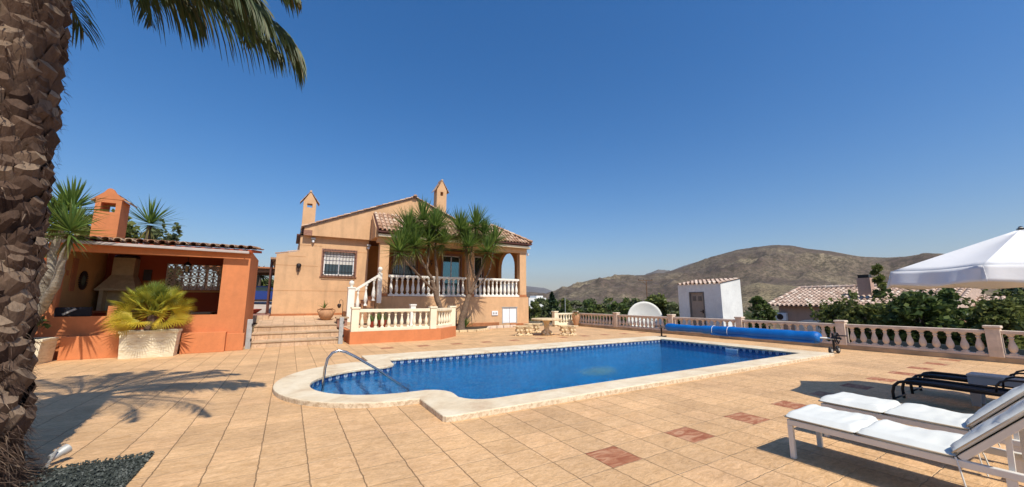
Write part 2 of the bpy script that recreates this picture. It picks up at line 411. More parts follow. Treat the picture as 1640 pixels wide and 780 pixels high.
for loop, s in ((OUT, 1), (inn2, -1)):
    n = len(loop); vs = [(x, y, .0 if s > 0 else .02) for x, y in loop]+[(x, y, .08) for x, y in loop]
    fs = []
    ccw = sum(loop[i][0]*loop[(i+1) % n][1]-loop[(i+1) % n][0]*loop[i][1] for i in range(n)) > 0
    for i in range(n):
        f = (i, (i+1) % n, n+(i+1) % n, n+i)
        if (not ccw) ^ (s < 0): f = f[::-1]
        fs.append(f)
    mb.add(vs, fs)
vb, fb = ring_mesh(mid, inn2, .02); mb.add(vb, [f[::-1] for f in fb])
o = mb.build('coping', M['coping'], pool)
bm = bmesh.new(); bm.from_mesh(o.data); bmesh.ops.remove_doubles(bm, verts=bm.verts, dist=.0005); bm.to_mesh(o.data); bm.free()
bv = o.modifiers.new('bevel', 'BEVEL'); bv.width = .018; bv.segments = 3; bv.limit_method = 'ANGLE'; bv.angle_limit = R(50)
# basin walls with band
n = len(INN); per = [0]
for i in range(n): per.append(per[-1]+(Vector(INN[(i+1) % n])-Vector(INN[i])).length)
def wall(z0, z1, off, name, mat):
    mb = MB(); uv = []
    lp = grow(INN, off)
    for i in range(n):
        a, b = lp[i], lp[(i+1) % n]
        mb.add([(a[0], a[1], z0), (b[0], b[1], z0), (b[0], b[1], z1), (a[0], a[1], z1)], [(0, 1, 2, 3)])
        uv += [(per[i], z0), (per[i+1], z0), (per[i+1], z1), (per[i], z1)]
    mb.uv = uv; return mb.build(name, mat, pool)
wall(-.14, .02, 0, 'waterline_tile_band', M['band']); 
mb = MB()
for i in range(n):
    a, b = INN[i], INN[(i+1) % n]; mb.add([(a[0], a[1], -1.55), (b[0], b[1], -1.55), (b[0], b[1], -.14), (a[0], a[1], -.14)], [(0, 1, 2, 3)])
bm = bmesh.new(); vv = [bm.verts.new((x, y, -1.55)) for x, y in INN]; f = bm.faces.new(vv); bm.normal_update(); bmesh.ops.triangulate(bm, faces=[f])
bm.verts.index_update(); mb.add([tuple(v.co) for v in bm.verts], [tuple(v.index for v in f.verts) for f in bm.faces]); bm.free()
mb.build('basin', M['mosaic'], pool)
MOT = (7.55, 8.2)
# motif on the floor (plain swirl of coloured mosaic)
mb = MB(); pts = []
for k in range(40):
    a = 2*math.pi*k/40; r = 1+.22*math.sin(3*a+1)+.12*math.sin(7*a)
    pts.append((MOT[0]+.62*r*math.cos(a), MOT[1]+.36*r*math.sin(a)+.16*math.sin(2*a)))
mb.prism(pts, -1.55, -1.545); mb.build('floor_motif', M['motif'], pool)
# submerged steps in the roman end
for k, xe in enumerate((1.05, 1.50, 1.95, 2.40)):
    zt = -.30-.27*k; x0 = .36 if k == 0 else (1.05, 1.50, 1.95)[k-1]
    mb = MB()
    seg = 14; a0, a1 = [], []
    for j in range(seg+1):
        x = x0+(xe-x0)*j/seg; q = (x-1.85)/1.42
        hy = 1.40*math.sqrt(max(0, 1-q*q)) if x < 1.85 else 1.40
        a0.append((x, 8.01-hy)); a1.append((x, 8.01+hy))
    mb.prism(a0+a1[::-1], -1.54, zt); st = mb.build('pool_step', M['stepmosaic'], pool)
    mb = MB(); hy = 1.40*math.sqrt(max(0, 1-min(0, (xe-1.85)/1.42)**2))
    mb.box(xe-.10, 8.01-hy, zt-.04, xe+.004, 8.01+hy, zt+.004); mb.build('step_edge', M['edgemosaic'], st)
mb = MB().box(13.20, 7.4, -.16, 13.26, 7.8, -.02); mb.build('skimmer_mouth', M['pipewhite'], pool)

# ---- water
def _water():
    t = NT('pool_water'); v = t.world()
    h1 = t.noise(t.world((1.0, 1.6, 1), (0, 0, R(25))), 3.6, 3, .5, .6); h2 = t.noise(t.world((1, 1.3, 1)), 12, 3, .5, .4)
    h3 = t.noise(t.world((1, 1, 1)), 26, 2, .5); h = t.math('ADD', t.math('ADD', h1, t.math('MULTIPLY', h2, .45)), t.math('MULTIPLY', h3, .12))
    bp = t.bump(h, 1.0, .07)
    t.n.nodes.remove(t.b)
    rf = t.node('ShaderNodeBsdfRefraction'); rf.inputs['Roughness'].default_value = 0; rf.inputs['IOR'].default_value = 1.33; rf.inputs['Color'].default_value = (.66, .94, 1, 1); t.link(t.bump(h, .5, .045), rf.inputs['Normal'])
    gl = t.node('ShaderNodeBsdfGlossy'); gl.inputs['Roughness'].default_value = .02; gl.inputs['Color'].default_value = (1, 1, 1, 1); t.link(bp, gl.inputs['Normal'])
    fr = t.node('ShaderNodeFresnel'); fr.inputs['IOR'].default_value = 1.33; t.link(bp, fr.inputs['Normal'])
    tp = t.node('ShaderNodeBsdfTransparent'); tp.inputs[0].default_value = (.60, .95, 1, 1); m0 = t.node('ShaderNodeMixShader'); m0.inputs[0].default_value = .5; t.link(rf.outputs[0], m0.inputs[1]); t.link(tp.outputs[0], m0.inputs[2])
    ms = t.node('ShaderNodeMixShader'); t.link(t.math('MULTIPLY', fr.outputs[0], .55), ms.inputs[0]); t.link(m0.outputs[0], ms.inputs[1]); t.link(gl.outputs[0], ms.inputs[2])
    t.link(ms.outputs[0], t.out.inputs[0]); return t.m
M['water'] = _water()
bm = bmesh.new(); vv = [bm.verts.new((x, y, -.055)) for x, y in INN]; f = bm.faces.new(vv); bm.normal_update(); bmesh.ops.triangulate(bm, faces=[f]); bm.normal_update()
bm.verts.index_update(); mb = MB(); mb.add([tuple(v.co) for v in bm.verts], [tuple(v.index for v in (f.verts if f.normal.z > 0 else reversed(f.verts))) for f in bm.faces]); bm.free()
w = struct(mb, 'pool_water', M['water'])

# ---- handrail
mb = MB()
P0 = [(.67, 8.04, -.45), (.67, 8.04, .10), (.68, 8.04, .36), (.715, 8.04, .53), (.79, 8.04, .63), (.90, 8.04, .665), (1.02, 8.04, .63), (1.2, 8.04, .53), (1.63, 8.04, .25), (2.06, 8.04, -.07), (2.25, 8.04, -.2), (2.28, 8.04, -.7)]
mb.tube(P0, .0235, 12); o = mb.build('pool_handrail', M['steel'], smooth=True)
tag(o, 'bent stainless steel handrail arching down into the rounded end of the pool', 'handrail')

# ---- land around: one sheet to the horizon, hills as their own relief
def _scrub(name, stops, s=.02, green=0.0):
    t = NT(name); v = t.world()
    n = t.noise(v, s, 9, .68, .3)
    c = t.ramp(n, stops)
    sp_ = t.noise(v, s*14, 5, .75); c = t.mix(t.ramp(sp_, [(.48, 0.), (.58, .8)]), c, (.062, .050, .036, 1))
    sp2 = t.noise(v, s*36, 4, .8); c = t.mix(t.ramp(sp2, [(.47, 0.), (.56, .7)]), c, (.07, .06, .038, 1))
    g = t.node('ShaderNodeNewGeometry'); q = t.node('ShaderNodeSeparateXYZ'); t.link(g.outputs['Normal'], q.inputs[0])
    return t.set(c, .95, t.bump(sp_, .5, 2.0), spec=.1)
M['scrub'] = _scrub('dry_scrub_ground', [(.3, (.20, .15, .095, 1)), (.5, (.29, .22, .13, 1)), (.7, (.36, .28, .17, 1))], .05)
M['hill'] = _scrub('rocky_scrub_hillside', [(.3, (.085, .06, .05, 1)), (.45, (.13, .095, .075, 1)), (.56, (.20, .155, .105, 1)), (.68, (.31, .25, .155, 1))], .012)
M['farhill'] = _scrub('distant_mountain_rock', [(.3, (.11, .10, .09, 1)), (.7, (.22, .19, .16, 1))], .002)
def land_z(x, y):
    d = math.hypot(x-4, y-6)
    if -13.8 < x < 16.3 and -11.8 < y < 20.4: return -2.4
    z = -.25 if x < 20 else -.25-min(1.15, (x-20)*.16)
    if x < 14 and y > 20: z = -.25
    return z-min(2.6, max(0, d-40)*.02)+noise.noise((x*.03, y*.03, 0))*min(1.2, max(0, d-30)*.02)
mb = MB(); ax = []
def axis(lo, hi):
    a = [lo, hi]; s = 1.0; x = lo
    out = [lo+ (hi-lo)*k/40 for k in range(41)]
    x = lo; st = 1.5
    pre = []
    while x > -7000: x -= st; pre.append(x); st *= 1.22
    x = hi; st = 1.5; post = []
    while x < 7000: x += st; post.append(x); st *= 1.22
    return pre[::-1]+out+post
XS = axis(-14.4, 40); YS = axis(-12.4, 44)
XS = sorted(XS+[-13.9, 16.25]); YS = sorted(YS+[-11.9, 20.3])
vs = [(x, y, land_z(x, y)) for y in YS for x in XS]; nx = len(XS)
fs = [(j*nx+i, j*nx+i+1, (j+1)*nx+i+1, (j+1)*nx+i) for j in range(len(YS)-1) for i in range(nx-1)]
mb.add(vs, fs); struct(mb, 'ground', M['scrub'], smooth=True)

def azel(px, py):
    d = ray(px, py); return (math.degrees(math.atan2(d.x, d.y)), d.z/math.hypot(d.x, d.y))
SKY1 = [azel(*p) for p in [(820, 479), (862, 476), (888, 469), (905, 461), (920, 455), (950, 447), (985, 442), (1010, 441), (1035, 441), (1060, 438), (1078, 433), (1100, 426), (1140, 411), (1180, 401), (1220, 395), (1245, 393), (1268, 394), (1290, 398), (1330, 402), (1355, 407), (1380, 411), (1420, 413), (1450, 411), (1475, 407), (1500, 406), (1530, 410), (1600, 414), (1640, 416)]]
def interp(tab, a):
    if a <= tab[0][0]: return tab[0][1]
    for (a0, e0), (a1, e1) in zip(tab, tab[1:]):
        if a <= a1: return e0+(e1-e0)*(a-a0)/(a1-a0)
    return tab[-1][1]
def ridged(x, y, s, oct_=5):
    v = 0; amp = 1; f = s; tot = 0
    for _ in range(oct_):
        v += amp*(1-abs(noise.noise((x*f, y*f, 3.7)))*2); tot += amp; amp *= .5; f *= 2.1
    return v/tot
def relief(name, mat, tab, a0, a1, na, d0, dc, d1, nd, rough, zbase=-4, fade0=4, fade1=25):
    mb = MB(); vs = []
    for j in range(nd+1):
        q = j/nd; d = d0+(d1-d0)*q
        for i in range(na+1):
            a = a0+(a1-a0)*i/na; top = EYE+interp(tab, a)*dc
            dcr = dc*(1+.10*math.sin(a*.21+1)+.05*math.sin(a*.7))
            top = EYE+interp(tab, a)*dcr
            if d < dcr: u = (d-d0)/(dcr-d0); sh = u*u*(3-2*u)*.45+u*.55
            else: u = (d-dcr)/(d1-dcr); sh = 1-u*u*.9
            x = d*math.sin(R(a)); y = d*math.cos(R(a))
            edge = min(1, (a-a0)/fade0, (a1-a)/fade1); edge = max(0, edge)
            env = 4*min(1, max(0, u if d < dcr else 1))*(1-min(1, max(0, u if d < dcr else 0)))
            det = (ridged(x, y, 1/(d0*.55))-.62)*rough*(.30+.70*env if d < dcr else .08)*.9
            if d < dcr: det *= min(1, (1-u)*2.2+.02)
            vs.append((x, y, zbase+(top-zbase)*sh*edge+det*edge*min(1, sh*3)))
    fs = [(j*(na+1)+i, (j+1)*(na+1)+i, (j+1)*(na+1)+i+1, j*(na+1)+i+1) for j in range(nd) for i in range(na)]
    mb.add(vs, fs); return struct(mb, name, mat, smooth=True)
relief('hills', M['hill'], SKY1, 30, 112, 420, 260, 860, 1500, 130, 44)
SPUR = [azel(*p) for p in [(1150, 482), (1190, 458), (1215, 452), (1240, 456), (1300, 459), (1350, 463), (1420, 459), (1500, 462), (1560, 466), (1640, 470)]]
M['spur'] = _scrub('khaki_foothill', [(.3, (.20, .15, .10, 1)), (.5, (.28, .22, .13, 1)), (.7, (.36, .30, .17, 1))], .03)
relief('foothill', M['spur'], SPUR, SPUR[0][0], 108, 200, 170, 300, 480, 50, 12, fade0=2)
FAR = [azel(*p) for p in [(1000, 476), (1022, 446), (1036, 438), (1055, 431), (1075, 433), (1100, 424), (1130, 415), (1200, 430)]]
relief('distant_ridge', M['farhill'], FAR, FAR[0][0], 90, 160, 2000, 3200, 4500, 30, 120, fade0=2, fade1=20)
FAR2 = [azel(*p) for p in [(-200, 466), (200, 460), (400, 468), (600, 458), (700, 468), (800, 463), (835, 456), (850, 459), (872, 461), (890, 468), (930, 476), (1000, 470)]]
relief('distant_mountains', M['farhill'], FAR2, -40, 52, 220, 4500, 5600, 6600, 20, 150, fade0=6, fade1=6)
LOW = [azel(*p) for p in [(800, 472), (835, 469), (850, 467), (875, 470), (900, 476), (940, 480)]]
relief('low_hill', M['hill'], LOW, 20, 44, 120, 600, 1100, 1500, 24, 20, fade0=6, fade1=6)

# ---- air
if HAZE:
    t = NT('pale_air'); t.n.nodes.remove(t.b)
    pv = t.node('ShaderNodeVolumePrincipled'); pv.inputs['Color'].default_value = (.82, .85, .93, 1); pv.inputs['Density'].default_value = HAZE
    pv.inputs['Anisotropy'].default_value = .2
    t.link(pv.outputs[0], t.out.inputs['Volume'])
    mb = MB().box(-7200, -7200, -60, 7200, 7200, 560); mb.build('haze', t.m, kind='stuff')
# ================================================================== helpers for masonry
BAL_PROF = [(.030, 0), (.058, 0.002), (.058, .05), (.040, .075), (.046, .10), (.070, .17), (.076, .24), (.066, .33), (.046, .43), (.036, .50), (.034, .56), (.048, .58), (.048, .61), (.034, .64), (.052, .68), (.058, .70), (.058, .74), (.03, .742)]
def bal_mb(x, y, z0, h, s=1.0):
    mb = MB(); k = h/.742
    mb.lathe([(r*s, z*k) for r, z in BAL_PROF], x, y, z0, 12)
    w = .062*s; mb.box(x-w, y-w, z0, x+w, y+w, z0+.045*k); mb.box(x-w, y-w, z0+.70*k, x+w, y+w, z0+h); return mb
_balcache = {}
def baluster(x, y, z0, h, mat, parent, s=1.0):
    key = (round(h, 3), mat.name, s); off = Vector(OFF.get(parent.name, (0, 0, 0)))
    if key not in _balcache:
        me = bpy.data.meshes.new('baluster'); m_ = bal_mb(0, 0, 0, h, s)
        me.from_pydata(m_.v, [], m_.f); me.materials.append(mat); me.polygons.foreach_set('use_smooth', [True]*len(me.polygons)); me.set_sharp_from_angle(angle=R(40))
        _balcache[key] = me
    o = bpy.data.objects.new('baluster', _balcache[key]); col.objects.link(o); o.parent = parent; o.location = Vector((x, y, z0))-off; return o
def baluster_run(a, b, z0, h, step, mat, parent, s=1.0, zb=None):
    a = Vector(a); b = Vector(b); L = (b-a).length; n = max(1, int(round(L/step)));
    for i in range(n):
        q = (i+.5)/n; p = a.lerp(b, q); z = z0 if zb is None else z0+(zb-z0)*q
        baluster(p.x, p.y, z, h, mat, parent, s)
def rail_mb(a, b, w, z0, z1, mb=None):
    mb = mb or MB(); mb.bar((a[0], a[1], (z0+z1)/2), (b[0], b[1], (z0+z1)/2), w, z1-z0); return mb
def panel_with_holes(mb, plane, c, th, u0, u1, z0, z1, holes):
    """wall slab in plane 'y' (runs along x) or 'x' (runs along y) with rectangular holes (u0,u1,z0,z1)"""
    us = sorted({u0, u1, *[h[0] for h in holes], *[h[1] for h in holes]}); zs = sorted({z0, z1, *[h[2] for h in holes], *[h[3] for h in holes]})
    for i in range(len(us)-1):
        run = None
        for j in range(len(zs)-1):
            cu = (us[i]+us[i+1])/2; cz = (zs[j]+zs[j+1])/2
            if not (z0 < cz < z1 and u0 < cu < u1): continue
            if any(h[0] < cu < h[1] and h[2] < cz < h[3] for h in holes): continue
            if plane == 'y': mb.box(us[i], c, zs[j], us[i+1], c+th, zs[j+1])
            else: mb.box(c, us[i], zs[j], c+th, us[i+1], zs[j+1])
def clean(o, d=.0008):
    bm = bmesh.new(); bm.from_mesh(o.data); bmesh.ops.remove_doubles(bm, verts=bm.verts, dist=d)
    # drop internal doubled faces between abutting boxes
    seen = {}
    for f in bm.faces: seen.setdefault(tuple(sorted(v.index for v in f.verts)), []).append(f)
    bm.verts.index_update()
    kill = [f for g in seen.values() if len(g) > 1 for f in g]
    bmesh.ops.delete(bm, geom=kill, context='FACES_ONLY') if kill else None
    bm.to_mesh(o.data); bm.free(); return o
def tile_roof(name, mat, parent, o, U, V, ulen, vlen, inside=None, pitch=.23, course=.36, rr=.085):
    """half-round clay tiles laid over a plane: o corner at the eave, U along the eave, V up the slope"""
    o = Vector(o); U = Vector(U).normalized(); V = Vector(V).normalized(); N = U.cross(V).normalized()
    if N.z < 0: N = -N
    mb = MB(); rows = int(math.ceil(vlen/course)); cols = int(ulen/pitch)
    SEG = 6
    for r in range(rows):
        for c in range(cols):
            u = (c+.5)*pitch; v = r*course
            if inside and not inside(u, v+course*.5): continue
            jit = random.uniform(-.015, .015); L = course+.09
            L = min(L, vlen-v+.03)
            tint = min(1, max(0, random.gauss(.55, .25)))
            vs = []
            for (vv, lift, rad) in ((v+jit, .035, rr), (v+L+jit, .0, rr*.82)):
                for k in range(SEG+1):
                    a = math.pi*k/SEG
                    vs.append(o+U*(u+rad*math.cos(a))+V*vv+N*(lift+rad*.8*math.sin(a)))
            for (vv, lift, rad) in ((v+jit, .035-.0, rr-.016),):
                for k in range(SEG+1):
                    a = math.pi*k/SEG
                    vs.append(o+U*(u+rad*math.cos(a))+V*vv+N*(lift+rad*.8*math.sin(a)))
            n1 = SEG+1
            fs = [(k, k+1, n1+k+1, n1+k) for k in range(SEG)]+[(k+1, k, 2*n1+k, 2*n1+k+1) for k in range(SEG)]
            mb.add(vs, fs, tint)
            # channel tile between
            ch = []
            for vv in (v, v+L):
                for k in range(4):
                    a = math.pi+math.pi*k/3
                    ch.append(o+U*(u+pitch/2+.075*math.cos(a))+V*vv+N*(.03+.045*math.sin(a)))
            mb.add(ch, [(k, 4+k, 5+k, k+1) for k in range(3)], tint*.6)
    return mb.build(name, mat, parent)
def ridge_tiles(name, mat, parent, a, b, r=.11):
    a = Vector(a); b = Vector(b); L = (b-a).length; n = max(1, int(L/.38)); t = (b-a).normalized(); s = t.cross(Vector((0, 0, 1))).normalized(); up = s.cross(t)
    mb = MB()
    for i in range(n):
        p0 = a+t*(L*i/n); p1 = a+t*(L*(i+1)/n+.05); vs = []
        for p, rad, l in ((p0, r*1.08, .02), (p1, r*.9, 0)):
            for k in range(7):
                q = math.pi*k/6; vs.append(p+s*(rad*math.cos(q))+up*(rad*math.sin(q)*.9+l))
        mb.add(vs, [(k, 7+k, 8+k, k+1) for k in range(6)]+[tuple(range(7))], random.random())
    return mb.build(name, mat, parent)
def gable_chimney(cx, cy, z0, zs, zt, w, d, mat, parent, roofmat, slot=(.2, .35), stem_taper=1.0):
    """tall chimney with a little gabled tile roof and square openings near the top"""
    mb = MB(); hw = w/2; hd = d/2
    # hollow head: four corner piers + lintels so the sky shows through the opening
    zo0 = zs-slot[1]-.12; zo1 = zs-.12; k = slot[0]/2
    mb.box(cx-hw, cy-hd, z0, cx+hw, cy+hd, zo0)
    for sx in (-1, 1):
        xa, xb = sorted((cx+sx*k, cx+sx*hw)); mb.box(xa, cy-hd, zo0, xb, cy+hd, zo1)
    mb.box(cx-hw, cy-hd, zo1, cx+hw, cy+hd, zs)
    mb.prism_y([(cx-hw, zs), (cx+hw, zs), (cx, zt)], cy-hd, cy+hd)
    o = mb.build('chimney', mat, parent)
    rm = MB(); ov = .07
    for s in (-1, 1):
        a = Vector((cx, 0, zt+.03)); e = Vector((cx+s*(hw+.14), 0, zs-.06))
        for j in range(3):
            q0 = a.lerp(e, j/3); q1 = a.lerp(e, (j+1)/3+.06)
            rm.add([(q0.x, cy-hd-ov*0.3, q0.z+.03), (q1.x, cy-hd-ov*.3, q1.z+.03), (q1.x, cy+hd+ov, q1.z+.03), (q0.x, cy+hd+ov, q0.z+.03),
                    (q0.x, cy-hd-ov*.3, q0.z-.01), (q1.x, cy-hd-ov*.3, q1.z-.01), (q1.x, cy+hd+ov, q1.z-.01), (q0.x, cy+hd+ov, q0.z-.01)],
                   [(0,3,2,1),(4,5,6,7),(0,1,5,4),(1,2,6,5),(2,3,7,6),(3,0,4,7)], .3+.2*j)
    rm.tube([(cx, cy-hd-.03, zt+.03), (cx, cy+hd+.08, zt+.03)], .06, 8, .8)
    rm.build('chimney_roof', roofmat, o)
    return o
def window_unit(parent, x0, x1, z0, z1, y, label=None, grille=True, trim=M['brick'], bars=9):
    fr = MB(); t = .055
    for a in ((x0, z0, x1, z0+t), (x0, z1-t, x1, z1), (x0, z0, x0+t, z1), (x1-t, z0, x1, z1), ((x0+x1)/2-.03, z0, (x0+x1)/2+.03, z1)):
        fr.box(a[0], y+.09, a[1], a[2], y+.15, a[3])
    w = fr.build('window', M['pipewhite'], parent)
    MB().box(x0+.02, y+.12, z0+.02, x1-.02, y+.13, z0+(z1-z0)*.48).build('pane', M['glassdark'], w)
    sh = MB(); zz = z0+(z1-z0)*.48
    while zz < z1-.02: sh.box(x0+.05, y+.10+.004, zz, x1-.05, y+.118, zz+.045); zz += .05
    sh.build('roller_shutter', M['shutter'], w)
    tr = MB(); b = .13
    tr.box(x0-b, y-.035, z1, x1+b, y+.1, z1+b+.03); tr.box(x0-b, y-.03, z0-.06, x0, y+.1, z1); tr.box(x1, y-.03, z0-.06, x1+b, y+.1, z1); tr.box(x0-b-.03, y-.07, z0-.10, x1+b+.03, y+.1, z0-.06+.0)
    tr.build('window_trim', trim, w)
    if grille:
        g = MB(); yy = y-.14
        for i in range(bars): 
            xx = x0-.05+(x1-x0+.1)*i/(bars-1); g.tube([(xx, yy, z0-.08), (xx, yy, z1+.10)], .010, 6)
        for zz in (z0-.06, z0+.18, z1-.14, z1+.08): g.bar((x0-.07, yy, zz), (x1+.07, yy, zz), .02, .022)
        for xx in (x0-.06, x1+.06):
            for zz in (z0-.05, z1+.05): g.bar((xx, yy, zz), (xx, y-.02, zz), .02, .02)
        for i in range(bars-1):
            xx = x0-.05+(x1-x0+.1)*(i+.5)/(bars-1); g.tube([(xx, yy, z1+.04), (xx, yy, z1+.15)], [.02, .004], 5)
        g.build('window_grille', M['darkmetal'], w)
    return w

# ================================================================== HOUSE
TF = 1.86       # terrace floor
house = thing('house', (6, 22, 0), 'peach rendered villa with clay tiled roofs, two chimneys and an arched corner terrace', 'house')
mb = MB()
panel_with_holes(mb, 'y', 22.5, .25, -.72, 3.72, .5, 3.95, [(1.47, 3.0, 2.98, 4.25)])
panel_with_holes(mb, 'y', 22.5, .25, .28, 3.72, 3.95, 5.1, [(1.47, 3.0, 2.98, 4.25)])
mb.prism_y([(-.72, 3.95), (.28, 3.95), (.28, 4.20), (-.72, 3.98)], 22.5, 22.75)
mb.box(-.72, 22.75, .5, -.5, 34, 3.9)                       # left side of the low wing
mb.box(.28, 22.75, 3.9, .5, 34, 5.2)
mb.box(3.52, 22.75, TF, 3.72, 24.6, 5.1)                     # porch return
walls = clean(mb.build('front_wall', M['peach'], house))
mb = MB()  # porch and terrace back walls
panel_with_holes(mb, 'y', 24.6, .25, 3.5, 13.2, TF, 6.2, [(5.6, 7.1, 3.15, 4.75), (8.95, 10.25, TF, 4.72), (10.75, 12.0, TF, 4.8)])
clean(mb.build('terrace_back_wall', M['porch'], house))
mb = MB()  # ground-floor body of the terrace
panel_with_holes(mb, 'y', 20.8, .3, 3.9, 13.5, -.1, TF-.04, [(11.56, 12.6, .22, 1.18)])
mb.box(13.2, 21.1, -.1, 13.5, 34, TF-.04); mb.box(3.9, 21.1, -.1, 4.1, 24.6, TF-.04)
clean(mb.build('terrace_base_wall', M['peach'], house))
mb = MB().box(3.7, 20.82, TF-.12, 13.48, 24.6, TF); mb.build('terrace_floor', M['terracotta'], house)
mb = MB()  # scored joints in the render
for z in (2.12, 3.42): mb.box(-.725, 22.494, z, 1.2 if z > 3 else 3.72, 22.5, z+.012)
mb.box(-.2, 22.494, 3.9, .6, 22.5, 3.912); mb.box(.28, 22.494, 4.52, 1.33, 22.5, 4.532); mb.box(3.13, 22.494, 4.3, 3.72, 22.5, 4.312)
mb.build('render_joint', M['porch'], house)
mb = MB().box(-.73, 22.44, .7, 3.72, 22.5, .96); mb.box(8.4, 20.74, -.05, 11.3, 20.8, .30); mb.box(12.1, 20.74, -.05, 13.52, 20.8, .20); mb.build('skirting', M['brownskirt'], house)
# gable fascia wall above the front, overhanging by half a metre
mb = MB()
mb.prism_y([(.42, 5.03), (3.75, 5.03), (11.9, 5.03), (11.9, 5.40), (6.15, 7.80), (.42, 5.42)], 22.22, 22.5)
mb.build('gable_wall', M['peach'], house)
mb = MB().box(.40, 22.19, 5.02, .80, 22.3, 5.30); mb.build('fascia_end_stone', M['brick'], house)
mb = MB().prism_x([(22.5, 5.03), (22.5, 5.10), (26, 5.10), (26, 5.03)], .1, 11.8); mb.build('eave_soffit', M['brownpaint'], house)
# main roof both slopes
sl = (7.80-5.42)/(6.15-.42)
th = math.atan(sl)
tile_roof('main_roof', M['tiles'], house, (.30, 22.05, 5.44), (0, 1, 0), (math.cos(th), 0, math.sin(th)), 11.5, 6.3)
tile_roof('main_roof', M['tiles'], house, (12.0, 22.05, 5.44), (0, 1, 0), (-math.cos(th), 0, math.sin(th)), 11.5, 6.3)
ridge_tiles('roof_ridge', M['tiles'], house, (6.15, 21.98, 7.88), (6.15, 33.4, 7.88))
ridge_tiles('gable_coping', M['tiles_pale'], house, (.42, 22.24, 5.42), (6.15, 22.24, 7.80), .06); ridge_tiles('gable_coping', M['tiles_pale'], house, (11.9, 22.24, 5.42), (6.15, 22.24, 7.80), .06)
mb = MB().prism_y([(.34, 5.38), (.42, 5.38), (6.15, 7.76), (11.88, 5.38), (11.96, 5.38), (6.15, 7.86)], 22.502, 33.5); mb.build('roof_deck', M['peach'], house)
mb = MB().box(-.70, 22.76, 3.80, .28, 34, 3.90); mb.box(-.98, 22.9, 3.74, -.72, 34, 3.84); mb.build('low_wing_roof', M['tiles_red'], house)
mb = MB().box(.30, 22.5, 5.2, .42, 34, 5.34); mb.build('side_eave', M['brownpaint'], house)
mb = MB().box(-.98, 23.2, .8, -.9, 23.3, 3.8); mb.box(-.98, 24.6, .8, -.9, 24.7, 3.8)
for k in range(5): mb.box(-.97, 23.3, 1.1+.55*k, -.93, 24.6, 1.16+.55*k)
mb.build('side_porch_frame', M['brownpaint'], house)
ridge_tiles('parapet_tiles', M['tiles'], house, (-.78, 22.6, 3.98), (.28, 22.6, 4.22), .06)
# terrace roof: lean-to falling towards the pool with a hipped right end
EZ = 5.33; TZ = 6.58
V1 = Vector((0, 22.0-20.35, TZ-EZ)); L1 = V1.length
def ins(u, v):
    lim = 9.65-max(0, v-.0)*(2.25/L1)
    return u < lim
tile_roof('terrace_roof', M['tiles'], house, (3.78, 20.32, EZ), (1, 0, 0), V1, 9.75, L1, ins)
V2 = Vector((-(13.55-11.3), 0, TZ-EZ)); L2 = V2.length
def ins2(u, v): return u > v*(1.65/L2)-.1
tile_roof('terrace_roof', M['tiles'], house, (13.55, 20.32, EZ), (0, 1, 0), V2, 8.0, L2, ins2)
ridge_tiles('hip_ridge', M['tiles'], house, (13.52, 20.34, EZ+.08), (11.32, 22.0, TZ+.06))
mb = MB(); mb.add([(3.76, 20.35, EZ-.03), (13.5, 20.35, EZ-.03), (11.3, 22.02, TZ-.03), (3.76, 22.02, TZ-.03), (13.5, 28, EZ-.03), (11.3, 28, TZ-.03)], [(0, 1, 2, 3), (1, 4, 5, 2)])
mb.box(3.95, 20.40, EZ-.14, 13.45, 20.8, EZ-.06)
mb.build('terrace_roof_deck', M['brownpaint'], house)
mb = MB().prism_x([(20.72, 4.98), (22.0, 4.98), (22.0, 6.50), (20.72, 5.50)], 3.72, 3.86); mb.build('roof_cheek', M['peach'], house)
mb = MB().box(3.8, 20.36, EZ-.10, 13.53, 20.42, EZ-.01); mb.box(13.45, 20.42, EZ-.10, 13.52, 28, EZ-.01); mb.build('eave_band', M['brownpaint'], house)
mb = MB().box(3.86, 20.50, 5.02, 13.42, 20.72, 5.15); mb.box(13.5, 20.72, 5.02, 13.62, 28, 5.15); mb.build('eave_cornice', M['cream'], house)
mb = MB().box(3.86, 20.80, 4.72, 13.4, 21.10, 5.22); mb.box(3.9, 21.1, 5.10, 13.2, 24.6, 5.2)
mb.build('terrace_beam', M['peach'], house)
# front openings: arched spandrels between the pillars
PX = [(4.02, 4.52), (9.12, 9.60), (12.86, 13.36)]
for a, b in PX:
    o = MB().box(a, 20.82, TF, b, 21.22, 4.72).build('pillar', M['peach'], house, bevel=.02)
    MB().box(a-.012, 20.808, TF, b+.012, 21.232, TF+.14).build('pillar_foot', M['brownskirt'], o)
# side wall with the arch
mb = MB(); y0, y1 = 21.22, 27.0; ya, yb = 21.9, 24.2; zs = 3.95; rr = (yb-ya)/2; zc = zs
poly = [(y0, TF), (ya, TF), (ya, zc)]+[((ya+yb)/2-rr*math.cos(math.pi*k/12), zc+rr*.92*math.sin(math.pi*k/12)) for k in range(1, 12)]+[(yb, zc), (yb, TF), (y1, TF), (y1, 5.2), (y0, 5.2)]
bm = bmesh.new(); f0 = bm.faces.new([bm.verts.new((13.1, y, z)) for y, z in poly]); f1 = bm.faces.new([bm.verts.new((13.36, y, z)) for y, z in poly][::-1])
bm.normal_update(); bmesh.ops.triangulate(bm, faces=[f0, f1]); bm.verts.index_update(); mb.add([tuple(v.co) for v in bm.verts], [tuple(v.index for v in f.verts) for f in bm.faces]); bm.free()
m = len(poly); mb.add([(13.1, y, z) for y, z in poly]+[(13.36, y, z) for y, z in poly], [(i, (i+1) % m, m+(i+1) % m, m+i) for i in range(m)])
mb.build('arched_side_wall', M['porch'], house)
